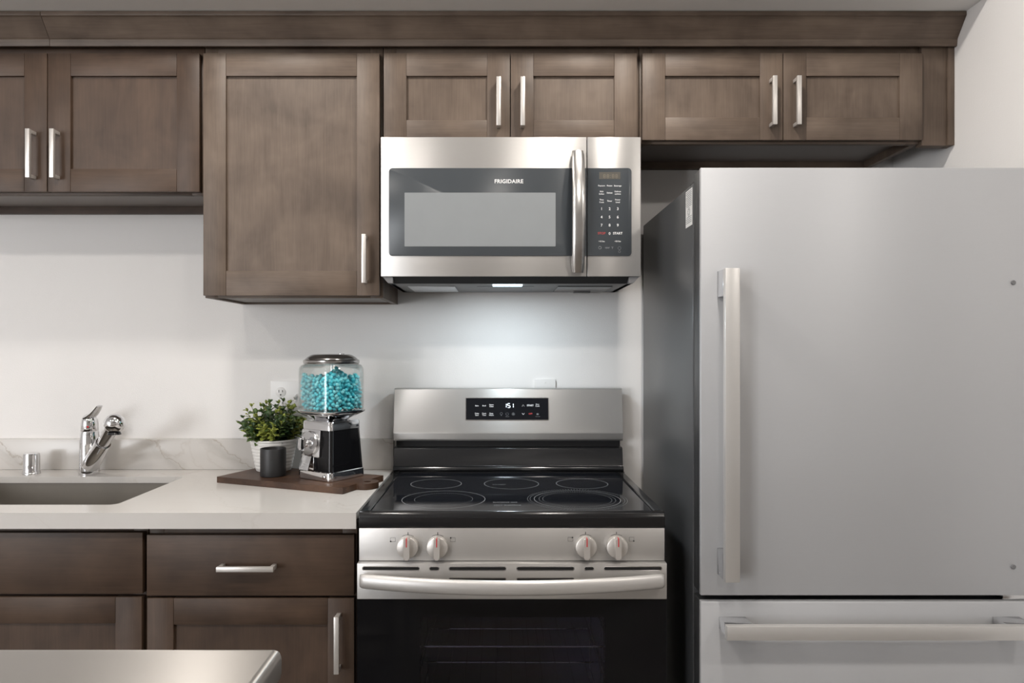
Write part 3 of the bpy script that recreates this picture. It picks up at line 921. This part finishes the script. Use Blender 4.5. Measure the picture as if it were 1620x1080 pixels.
# ------------------------------------------------------------------ microwave
MX0, MX1, MZ0, MZ1 = -.3392, .4168, 1.5330, 1.9390
MF = -.354
r = thing('microwave', 'stainless over-the-range microwave with smoked glass door above the range', 'microwave', ((MX0 + MX1) / 2, -.17, 1.513))
mb = MB()
mb.box(MX0 + .003, MX1 - .003, -.330, -.002, MZ0 + .002, MZ1 - .0095, 0)
mb.build('case', 'door_side', r)
MS = (928.6 - 787) / 544.0
mb = MB()
mb.prism([(MF, MZ0), (MF, MZ1 - .001), (MF + .004, MZ1), (-.3305, MZ1), (-.3305, MZ0)], 'x', MX0, MS - .0011, 0, .0012)
d = mb.build('door', 'steel', r)
GX0, GX1, GZ0, GZ1 = -.3155, .3895, 1.5925, 1.8475
def left_round(x0, x1, z0, z1, rr, left=True, n=6):
    p = []
    for cx, cz, a in ((x0 + rr, z1 - rr, 90), (x0 + rr, z0 + rr, 180)):
        for k in range(n + 1):
            t = math.radians(a + 90 * k / n); p.append((cx + rr * math.cos(t), cz + rr * math.sin(t)))
    p += [(x1, z0), (x1, z1)]
    if not left: p = [(x0 + x1 - x, z) for x, z in p][::-1]
    return p
gp = MB().prism(left_round(GX0, MS - .0012, GZ0, GZ1, .010), 'y', MF - .0022, MF - .0002, 0, .0008, 2, caps_only=True).build('door_glass', 'mw_glass', d)
MB().prism(rrect(-.2700, .1690, 1.6200, 1.7760, .002), 'y', MF - .0026, MF - .0020, 0).build('window', 'mw_screen', gp)
mb = MB()
mb.text('FRIGIDAIRE', .0110, front(.033, MF - .0024, 1.8085), 0, .035, space=1.06)
mb.build('brand_lettering', 'white_print', gp, fix=False)
mb = MB()
mb.prism([(MF, MZ0), (MF, MZ1 - .001), (MF + .004, MZ1), (-.3305, MZ1), (-.3305, MZ0)], 'x', MS + .0011, MX1, 0, .0012)
cpn = mb.build('control_panel', 'steel', r)
key = MB().prism(left_round(MS + .0013, GX1, GZ0, GZ1, .010, False), 'y', MF - .0022, MF - .0002, 0, .0008, 2, caps_only=True).build('keypad', 'mw_glass', cpn)
PXM = lambda cx: (940 + cx / 6.743 - 787) / (FPX / (-CAM_Y + MF))
PZM = lambda cy: CAM_Z + (553 - (250 + cy / 6.75)) / (FPX / (-CAM_Y + MF))
mb = MB()
YK = MF - .0024
K1, K2, K3 = 78, 163, 250
c_ = .0041
for s_, x, y in (('Popcorn', K1, 297), ('Potato', K2, 297), ('Beverage', K3, 298), ('Reheat', K2, 373), ('Timer', K2, 460)):
    mb.text(s_, c_, front(PXM(x), YK, PZM(y)), 0, .02)
for a, b, x, y in (('Melt', 'Soften', K1, 372), ('Defrost', 'oz/time', K3, 372), ('Time', 'Cook', K1, 460), ('Power', 'Level', K3, 460)):
    mb.text(a, c_, front(PXM(x), YK, PZM(y - 13)), 0, .02); mb.text(b, c_, front(PXM(x), YK, PZM(y + 13)), 0, .02)
for i, ch in enumerate('123456789'):
    mb.text(ch, .0078, front(PXM((K1, K2, K3)[i % 3]), YK, PZM((544, 632, 719)[i // 3])), 0, .02)
mb.text('0', .0078, front(PXM(K2), YK, PZM(808)), 0, .02)
mb.text('START', .0066, front(PXM(K3), YK, PZM(805)), 0, .03)
mb.text('STOP', .0066, front(PXM(K1), YK, PZM(805)), 1, .02)
mb.text('+10 Sec', .0040, front(PXM(K1), YK, PZM(890)), 0, .02)
mb.text('+30 Sec', .0040, front(PXM(K3), YK, PZM(890)), 0, .02)
def circ2(x, y, r0, r1, mi=2):
    circ(front(PXM(x), YK, PZM(y)), r0, r1, mi)
circ2(60, 958, .0030, .0048); circ2(268, 962, .0040, .0047); circ2(268, 1000, .0028, .0034)
mb.text('VENT', .0040, front(PXM(140), YK, PZM(960)), 2, .03)
mb.text('Y', .0062, front(PXM(193), YK, PZM(960)), 2, .03)
mb.build('key_print', ['white_print', 'red_print', 'grey_print'], key, fix=False)
mb = MB()
mb.box(PXM(52), PXM(278), MF - .0025, MF - .0020, PZM(226), PZM(152), 0)
for cx in (108, 145, 200, 237):
    digit(mb, '8', front(PXM(cx), MF - .0027, PZM(196)), .0026, .0048, .0007, 1)
for dy in (-10, 10):
    mb.box(PXM(170), PXM(175), MF - .0028, MF - .0024, PZM(200 + dy), PZM(194 + dy), 1)
mb.build('display', ['lcd_back', 'led_off'], key)
mb = MB()                                       # bowed flat handle
rings = []
zt, zb, hx = 1.8945, 1.5420, (915.5 - 787) / 553.0
n = 31
for k in range(n):
    t = -1 + 2 * k / (n - 1)
    z = (zt + zb) / 2 + t * (zt - zb) / 2
    y = MF - .012 - .030 * (1 - t * t)
    e = 1 if abs(t) < .95 else max(.5, math.sqrt(max(0, 1 - ((abs(t) - .95) / .05) ** 2)))
    hw = .0195 * (.80 + .20 * e) * (.92 + .08 * (1 - t * t))
    rings.append([(hx + .0 + math.copysign(abs(math.cos(2 * PI * q / 20)) ** .75, math.cos(2 * PI * q / 20)) * hw, y + .0075 * math.sin(2 * PI * q / 20), z) for q in range(20)])
mb.loft(rings)
for z in (zt - .028, zb + .028):
    mb.box(hx - .012, hx + .012, MF - .016, MF - .0024, z - .016, z + .016, 0, .002)
mb.build('handle', 'steel_bow', d)
# underside: sloped grille, filters and hood lamp
mb = MB()
UZ = 1.5145
mb.prism([(-.352, MZ0 - .0003), (-.318, UZ + .001), (-.318, MZ0 - .0003)], 'x', MX0 + .03, MX1 - .03, 1)
mb.box(MX0 + .020, MX1 - .020, -.318, -.012, UZ, MZ0 - .0003, 0, .001)
for s, xo in ((1, MX0 + .004), (-1, MX1 - .004)):
    mb.prism([(xo, MZ0 - .0003), (xo + s * .016, UZ), (xo + s * .030, UZ), (xo + s * .030, MZ0 - .0003)], 'y', -.350, -.012, 2)
    for yy in (-.30, -.12):
        mb.ball((xo + s * .010, yy, UZ + .008), .004, seg=10, mi=3)
mb.build('base', ['mw_under', 'black_matte', 'grey_plastic', 'chrome'], r)
for a, b in ((MX0 + .065, -.130), (.185, MX1 - .065)):
    MB().box(a, b, -.25, -.06, UZ - .0025, UZ - .0002, 0, .0008).build('grease_filter', 'mesh_filter' if a < 0 else 'black_enamel', r)
MB().box(-.062, .112, -.245, -.06, UZ - .0015, UZ - .0002, 0).build('lamp_cover', 'grey_plastic', r)
MB().box(-.014, .074, -.310, -.280, UZ - .004, UZ - .0002, 0, .001).build('hood_lamp', 'hood_lens', r)
MB().box(.255, .310, -.055, -.030, UZ - .0045, UZ - .0002, 0, .001).build('latch', 'mw_under', r)
area_light('hood_light', (.030, -.295, UZ - .006), (0, 0, 0), HOOD_W, (.80, .93, 1.0), .080, .024)

# ------------------------------------------------------------------ refrigerator
FX0, FX1 = .4870, 1.2900
FB, FD = -.647, -.717
r = thing('refrigerator', 'tall stainless steel bottom-freezer refrigerator with bar handles beside the range', 'refrigerator', ((FX0 + FX1) / 2, -.36, 0))
MB().box(FX0, FX1, FB, -.050, .03, 1.7345, 0, .003).build('cabinet', 'fridge_side', r)
def fdoor(name, z0, z1):
    mb = MB()
    mb.box(FX0 + .001, FX1 - .001, FD + .014, FB - .006, z0 + .002, z1 - .002, 1, .001)
    mb.prism([(FD, z0 + .004), (FD + .0012, z0 + .0012), (FD + .004, z0), (FD + .0145, z0), (FD + .0145, z1), (FD + .004, z1), (FD + .0012, z1 - .0012), (FD, z1 - .004)], 'x', FX0, FX1, 0, .0016, 2, caps_only=True)
    mb.box(FX0 + .012, FX1 - .012, FB - .0055, FB - .0005, z0 + .012, z1 - .014, 1)
    return mb.build(name, ['steel_fridge', 'door_side'], r)
d1 = fdoor('door', .7315, 1.7560)
d2 = fdoor('freezer_drawer', .060, .7180)
HF = FD - .063
mb = MB()
hx0, hx1, hz0, hz1 = .5250, .5590, .7835, 1.5080
mb.box(hx0, hx1, HF, HF + .017, hz0, hz1, 0, .0014)
mb.box(hx0 + .0003, hx1 - .004, HF + .016, FD - .0002, hz1 - .063, hz1 - .0006, 1, .0012)
mb.box(hx0 + .0003, hx1 - .004, HF + .016, FD - .0002, hz0 + .0006, hz0 + .063, 1, .0012)
mb.build('handle', ['steel_handle', 'chrome_soft'], d1)
mb = MB()
mb.box(.5290, 1.2480, HF, HF + .017, .6500, .6825, 0, .0014)
mb.box(.5296, .5930, HF + .016, FD - .0002, .6540, .6822, 1, .0012)
mb.box(1.1840, 1.2474, HF + .016, FD - .0002, .6540, .6822, 1, .0012)
mb.build('handle', ['steel_handle', 'chrome_soft'], d2)
for zz in (1.4805, .8010):
    MB().lathe([(.0056, 0), (.0056, .0020), (.0046, .0028), (.001, .0028)], (0, 0, 0), 24, 0, Matrix.Translation((1.2335, FD - .0001, zz)) @ Matrix.Rotation(PI / 2, 4, 'X')).build('hole_plug', 'grey_plastic', d1)
MB().box(FX0 + .012, FX0 + .075, FB - .004, FB + .075, 1.7350, 1.7495, 0, .004).build('hinge_cover', 'door_side', r)
MB().box(1.215, 1.275, FD + .008, FB + .04, .7185, .7310, 0, .002).build('hinge', 'chrome_soft', r)
MB().box(FX0 + .01, FX1 - .01, FB - .03, -.08, .002, .0295).build('base_grille', 'black_matte', r)
mb = MB()
lx = FX0 - .0006
mb.box(lx, FX0 - .0001, -.6420, -.5820, 1.6330, 1.7260, 0)
for k in range(18):
    zz = 1.7215 - k * .0046
    if 8 < k < 14: continue
    y1 = -.5860 - random.random() * .008 * (k % 3 == 2)
    mb.box(lx - .0003, lx, -.6385, y1, zz - .0008, zz + .0006, 1)
for k in range(10):
    a, b = 2 * PI * k / 10, 2 * PI * (k + .8) / 10
    for r0 in (.010, .006):
        mb.prism([(-.612 + q * math.cos(t), 1.670 + q * math.sin(t)) for q, t in ((r0, a), (r0 + .0014, a), (r0 + .0014, b), (r0, b))], 'x', lx - .0003, lx, 1)
mb.build('sticker', ['paper', 'grey_print'], r)

# ------------------------------------------------------------------ steel work table in the foreground
TZ = .900
TX1, TX0, TY1, TY0 = -.3020, -2.00, -1.405, -2.05
r = thing('work_table', 'stainless steel work table with rolled edge in the foreground', 'table', ((TX0 + TX1) / 2, (TY0 + TY1) / 2, 0))
mb = MB()
mb.box(TX0, TX1, TY0, TY1, TZ - .046, TZ, 0, .0125, 6)
mb.build('tabletop', 'steel_table', r)
for x in (TX0 + .08, TX1 - .08):
    for y in (TY0 + .07, TY1 - .07):
        MB().tube([(x, y, .02), (x, y, TZ - .0465)], .021, 20).lathe([(.016, .001), (.024, .004), (.021, .03)], (x, y, 0), 20).build('leg', 'steel_handle', r)
MB().box(TX0 + .06, TX1 - .06, TY0 + .05, TY1 - .05, .28, .305, 0, .004).build('shelf', 'steel_table', r)

# ------------------------------------------------------------------ things on the counter
# walnut paddle board
BTOP = CT + .0185
A = Vector((-.857, -.251)); B = Vector((-.434, -.426)); u = (B - A).normalized(); v = Vector((-u.y, u.x)); L_ = (B - A).length; Wd = .214
pts = [(0, 0), (L_, 0), (L_, .068)]
cxh, cyh, rh = L_ + .004, Wd / 2, .040
pts += [(L_ + .003, .0695)]
for k in range(13):
    t = math.radians(-62 + 124 * k / 12)
    pts.append((cxh + rh * math.cos(t) * .98, cyh + rh * math.sin(t)))
pts += [(L_ + .003, Wd - .0695), (L_, Wd - .068), (L_, Wd), (0, Wd)]
poly = [tuple(A + u * a + v * b) for a, b in pts]
hole = [tuple(A + u * (cxh + .008 + .011 * math.cos(2 * PI * k / 20)) + v * (cyh + .011 * math.sin(2 * PI * k / 20))) for k in range(20)]
r = thing('cutting_board', 'dark walnut paddle cutting board lying on the counter', 'cutting board', (A.x + .22, A.y, CT))
MB().plate_hole(poly, hole, 'z', CT + .0004, BTOP).build('board', 'walnut', r)

# ribbed pot with a leafy plant
PX, PY = -.722, -.128
r = thing('potted_plant', 'small bushy green plant in a ribbed white pot', 'plant', (PX, PY, BTOP))
prof = [(.050, .0003), (.054, .001), (.0555, .006)]
z = .008
while z < .094:
    rr = .0560 + (.0745 - .0560) * (z / .10)
    prof += [(rr - .0006, z), (rr + .0004, z + .0028), (rr + .0007, z + .0055), (rr + .0003, z + .0085), (rr - .0007, z + .0102)]
    z += .0108
prof += [(.0752, .0955), (.0760, .099), (.0750, .1015), (.0715, .1015), (.0700, .098), (.0685, .085), (.002, .085)]
MB().lathe(prof, (PX, PY, BTOP), 56).build('pot', 'white_ceramic', r)
MB().lathe([(.067, .0855), (.067, .090), (.04, .095), (.002, .096)], (PX, PY, BTOP), 24).build('soil', 'soil', r)
mb = MB()
rnd = random.Random(5)
def leaf(p, d, nrm, L, W, mi):
    d = d.normalized(); s = d.cross(nrm).normalized(); n_ = s.cross(d).normalized()
    row = []
    for t, wv, c in ((0, .12, 0), (.22, .72, .06), (.5, 1.0, .10), (.78, .72, .06), (1.0, .06, -.05)):
        q = p + d * (t * L) + n_ * (c * L)
        row.append((q - s * (wv * W) + n_ * (.22 * wv * W), q, q + s * (wv * W) + n_ * (.22 * wv * W)))
    th = n_ * .0006
    t_ = bmesh.new()
    V = [[t_.verts.new(x) for x in rw] for rw in row]
    U = [[t_.verts.new(x - th) for x in rw] for rw in row]
    for i in range(4):
        for j in range(2):
            t_.faces.new((V[i][j], V[i][j + 1], V[i + 1][j + 1], V[i + 1][j]))
            t_.faces.new((U[i][j + 1], U[i][j], U[i + 1][j], U[i + 1][j + 1]))
        t_.faces.new((V[i][0], V[i + 1][0], U[i + 1][0], U[i][0])); t_.faces.new((V[i + 1][2], V[i][2], U[i][2], U[i + 1][2]))
    mb.merge(t_, mi)
sm = MB()
PC = Vector((PX, PY, BTOP + .092))
for k in range(96):
    az = rnd.uniform(0, 2 * PI)
    el = math.radians(rnd.choice((rnd.uniform(15, 45), rnd.uniform(40, 85))))
    Ls_ = rnd.uniform(.055, .088) * (1.22 if el > 1.0 else 1.0) * (1.12 if rnd.random() < .2 else 1.0)
    start = PC + Vector((math.cos(az), math.sin(az), 0)) * rnd.uniform(.005, .045)
    dv = Vector((math.cos(az) * math.cos(el), math.sin(az) * math.cos(el), math.sin(el)))
    pts_ = []
    for i in range(7):
        t = i / 6
        pts_.append(start + dv * (Ls_ * t) + Vector((0, 0, .016 * t * t)))
    if pts_[-1].y > -.012: continue
    sm.tube(pts_, [.0013 - .0007 * i / 6 for i in range(7)], 5)
    tone = rnd.random()
    for i in range(1, 7):
        for sgn in (-1, 1):
            tang = (pts_[i] - pts_[i - 1]).normalized()
            side = tang.cross(Vector((rnd.uniform(-.5, .5), rnd.uniform(-.5, .5), 1))).normalized()
            if i % 2: side = tang.cross(side).normalized()
            ld = tang * .65 + side * sgn * rnd.uniform(.7, 1.1)
            L1 = rnd.uniform(.015, .026) * (1 - .25 * (i == 6))
            mi = 0 if tone < .42 else (1 if tone < .74 else 2)
            if i == 6 and rnd.random() < .5: mi = min(2, mi + 1)
            leaf(pts_[i], ld, (Vector((0, 0, 1)) + Vector((rnd.uniform(-.4, .4), rnd.uniform(-.6, .2), 0))), L1, L1 * .40, mi)
    leaf(pts_[-1], dv, Vector((.3, -.5, 1)), .014, .0045, 2 if tone > .4 else 1)
fo = mb.build('foliage', ['leaf_dark', 'leaf_mid', 'leaf_light'], r, fix=False, angle=60)
sm.build('stems', 'stem', r)

# dark candle cup
r = thing('candle', 'small charcoal grey candle cup standing in front of the plant', 'candle', (-.690, -.2360, BTOP))
MB().lathe([(.034, .0003), (.0375, .0015), (.0385, .006), (.0385, .083), (.0378, .0852), (.0362, .0852), (.0355, .083), (.0352, .064), (.002, .064)], (-.690, -.2360, BTOP), 48).build('cup', 'charcoal_ceramic', r)
MB().lathe([(.0345, .0645), (.0345, .068), (.002, .0685)], (-.690, -.2360, BTOP), 36).build('wax', 'wax', r)
MB().tube([(-.690, -.236, BTOP + .068), (-.689, -.237, BTOP + .079)], .0011, 8).build('wick', 'paper', r)

# candy machine, turned to the left; local axes, front face towards -y
GX, GY = -.507, -.250
G = thing('candy_dispenser', 'black and chrome candy machine with a glass globe of teal candy', 'candy machine', (GX, GY, BTOP + .0003), None, -math.radians(33.7))
def rs(h, rad, z, n=7, hy=None):
    hy = h if hy is None else hy
    return [(x, y, z) for x, y in rrect(-h, h, -hy, hy, rad, n)]
bl = lambda nm, mb, mats, par=G, **k: mb.build(nm, mats, par, world=False, **k)
bl('base', MB().loft([rs(.072, .016, 0), rs(.0735, .017, .002), rs(.0735, .017, .005), rs(.0725, .016, .0245), rs(.0705, .015, .0265)]), 'chrome')
bl('body', MB().loft([rs(.0685, .009, .0268), rs(.0610, .008, .148)]), 'black_paint')
bl('top_band', MB().loft([rs(.0635, .013, .1482), rs(.0632, .013, .168), rs(.0600, .012, .1735), rs(.050, .012, .1745)]), 'chrome')
for sx in (-1, 1):
    for yo in (-.0590, .0590):
        mb = MB()
        def strip(h, z, k):
            return [(sx * (h + .0012), yo * k - .0016, z), (sx * (h + .0012), yo * k + .0016, z), (sx * (h - .003), yo * k + .0016, z), (sx * (h - .003), yo * k - .0016, z)]
        mb.loft([strip(.0685, .0270, 1.0), strip(.0610, .1480, .88)])
        bl('corner_strip', mb, 'chrome')
# coin plate, disc, knob and chute on the front face
fy = lambda z: -(.0685 + (.0610 - .0685) * (z - .0268) / .1212)
lean = math.atan2(.0075, .1212)
def face(x, z, off=0.0):
    return Matrix.Translation((x, fy(z) - off, z)) @ Matrix.Rotation(PI / 2 - lean * 0 , 4, 'X') @ Matrix.Rotation(-lean, 4, 'X')
MFc = face(-.016, .108, .0004)
pl = bl('coin_plate', MB().prism(rrect(-.040, .040, -.040, .040, .004), 'z', 0, .005, 0, .001, 2, MFc), 'chrome_soft')
bl('coin_disc', MB().lathe([(.036, .0052), (.037, .008), (.037, .013), (.034, .0155), (.020, .0165), (.001, .0165)], (0, 0, 0), 40, 0, MFc), 'chrome_soft', pl)
mb = MB()
mb.lathe([(.0115, .0168), (.0125, .019), (.0115, .027), (.009, .030)], (0, 0, 0), 28, 0, MFc)
mb.prism(rrect(-.0070, .0070, -.0185, .0185, .005), 'z', .0295, .047, 0, .0030, 3, MFc)
bl('coin_knob', mb, 'chrome', pl)
MC2 = face(-.024, .0455, .0004)
mb = MB()
mb.box(-.024, .024, -.017, .023, 0, .004, 0, .001, M=MC2)
ch_ = bl('chute', mb, 'chrome')
Mf = MC2 @ Matrix.Translation((0, .024, .009)) @ Matrix.Rotation(math.radians(-16), 4, 'X')
mb = MB()
mb.prism(rrect(-.020, .020, -.042, .001, .003), 'z', -.0015, .0012, 0, .0008, 2, Mf)
bl('chute_flap', mb, 'chrome_soft', ch_)
mb = MB()
for k, wv in enumerate((.018, .022, .014)):
    mb.box(-wv / 2, wv / 2, -.0305 + k * .0065, -.0275 + k * .0065, .0013, .0018, 0, .0004, M=Mf)
bl('flap_relief', mb, 'chrome', ch_)
# lock on the base front
bl('lock', MB().lathe([(.0060, 0), (.0060, .003), (.0042, .0042), (.001, .0042)], (0, 0, 0), 20, 0, Matrix.Translation((.048, -.0732, .0135)) @ Matrix.Rotation(PI / 2, 4, 'X')), 'chrome_soft')
# funnel tray under the globe
bl('tray', MB().loft([rs(.044, .026, .1750), rs(.050, .028, .181), rs(.066, .036, .188), rs(.0825, .042, .1985), rs(.0840, .0425, .2015), rs(.0840, .0425, .2045), rs(.0810, .040, .2055), rs(.074, .036, .2052), rs(.050, .03, .2045)]), 'chrome')
GB, GT = .2060, .3440
gl = MB()
outer = [rs(.0805, .040, GB), rs(.0805, .040, GT - .024), rs(.0795, .0395, GT - .013), rs(.0755, .038, GT - .004), rs(.0690, .036, GT)]
inner = [rs(.0660, .034, GT), rs(.0735, .036, GT - .006), rs(.0770, .037, GT - .014), rs(.0780, .038, GT - .024), rs(.0780, .038, GB)]
gl.loft(outer + inner + [outer[0]], 0, False, False)
bl('globe', gl, 'glass')
bl('rod', MB().lathe([(.0028, .2065), (.0028, .347)], (0, 0, 0), 16), 'chrome_soft')
bl('lid', MB().loft([rs(.0700, .058, GT + .0004), rs(.0770, .064, GT + .0006), rs(.0785, .065, GT + .003), rs(.0785, .065, GT + .0105), rs(.0765, .064, GT + .0130), rs(.0735, .062, GT + .0140), rs(.0725, .062, GT + .0165), rs(.0660, .058, GT + .0225), rs(.0640, .057, GT + .0235), rs(.0600, .054, GT + .0265), rs(.0520, .047, GT + .0290), rs(.03, .027, GT + .0300)]), 'lid_metal')
bl('lid_lock', MB().lathe([(.011, 0), (.011, .0018), (.008, .0026), (.001, .0027)], (.030, .012, GT + .0290), 24), 'chrome')

# the candies inside the globe: stacked jelly beans heaped unevenly
rc = random.Random(21)
RM = Matrix.Translation(G.location) @ Matrix.Rotation(G.rotation_euler.z, 4, 'Z')
def inside(x, y, m):
    h, rad = .0780 - m, .038 - m * .5
    ax_, ay_ = abs(x), abs(y)
    if ax_ > h or ay_ > h: return False
    if ax_ > h - rad and ay_ > h - rad:
        return (ax_ - h + rad) ** 2 + (ay_ - h + rad) ** 2 < rad * rad
    return True
def heap(x, y):
    return .309 + .014 * math.sin(x * 44 + 1.2) * math.cos(y * 38 - .4) + .006 * math.sin(x * 110 + y * 60) - .18 * max(0, math.hypot(x, y) - .05)
import numpy as np
rg = np.random.default_rng(4)
pts_b = []
while len(pts_b) < 1180:
    x, y = rg.uniform(-.072, .072, 2); zz = rg.uniform(GB + .0055, .335)
    if inside(x, y, .0068) and zz < heap(x, y) and math.hypot(x, y) > .0095:
        pts_b.append((x, y, zz))
Pb = np.array(pts_b)
DMIN = .0112
for it in range(60):                              # push beans apart until none overlap
    d = Pb[:, None, :] - Pb[None, :, :]
    q = np.sqrt((d ** 2).sum(-1)) + np.eye(len(Pb))
    f = np.clip(DMIN - q, 0, None) / q
    np.fill_diagonal(f, 0)
    mv = np.clip((d * f[:, :, None]).sum(1) * .35, -.003, .003)
    for i, (p, m_) in enumerate(zip(Pb, mv)):
        n_ = p + m_
        if n_[2] < GB + .0054: n_[2] = GB + .0054
        if inside(n_[0], n_[1], .0066) and math.hypot(n_[0], n_[1]) > .0090:
            Pb[i] = n_
        elif inside(p[0] + m_[0] * .3, p[1], .0066):
            Pb[i, 2] = max(GB + .0054, p[2] + m_[2])
beans = [Vector(p) for p in Pb]
camp = Vector((0, CAM_Y, CAM_Z))
def seen_rank(p):                                # outermost towards the room, or on top of the heap
    wp = RM @ p
    d_ = (Vector((0, CAM_Y, CAM_Z)) - wp); d_.normalize()
    dl = RM.to_3x3().inverted() @ d_
    t = 0.0
    while t < .2 and inside(p.x + dl.x * t, p.y + dl.y * t, .0068) and p.z + dl.z * t < heap(p.x + dl.x * t, p.y + dl.y * t) + .004:
        t += .001
    return t
beans.sort(key=seen_rank)
bm0 = []
for mname in ('candy', 'candy_b', 'candy_c'):
    t = bmesh.new(); bmesh.ops.create_uvsphere(t, u_segments=12, v_segments=8, radius=1)
    for v_ in t.verts:
        c = v_.co; k = 1 + .05 * c.x * c.x
        v_.co = Vector((c.x * .00645, c.y * .0051, c.z * .0051 - .0006 * (1 - c.x * c.x)))
    for f in t.faces: f.smooth = True
    me = bpy.data.meshes.new('candy'); t.to_mesh(me); t.free(); me.materials.append(MAT[mname]); bm0.append(me)
rest = MB()
for i, p in enumerate(beans):
    R_ = Matrix.Rotation(rc.uniform(0, PI), 4, 'Z') @ Matrix.Rotation(rc.uniform(-.7, .7), 4, 'Y')
    kind = rc.choice((0, 0, 0, 1, 1, 2))
    M_ = RM @ Matrix.Translation(p) @ R_
    if i < 300:
        o = bpy.data.objects.new('candy', bm0[kind])
        o.matrix_world = M_
        C.objects.link(o)
        tag(o, 'small glossy teal candy bean in the glass globe of the candy machine', 'candy', 'teal candies in the candy machine')
    else:
        t = bmesh.new(); t.from_mesh(bm0[kind]); rest.merge(t, kind, M_)
o = rest.build('candy_heap', ['candy', 'candy_b', 'candy_c'])
o['kind'] = 'stuff'
tag(o, 'heap of teal candy filling the inside of the glass globe', 'candy')

bpy.data.scenes.remove(TSC)
print('beans', len(beans))
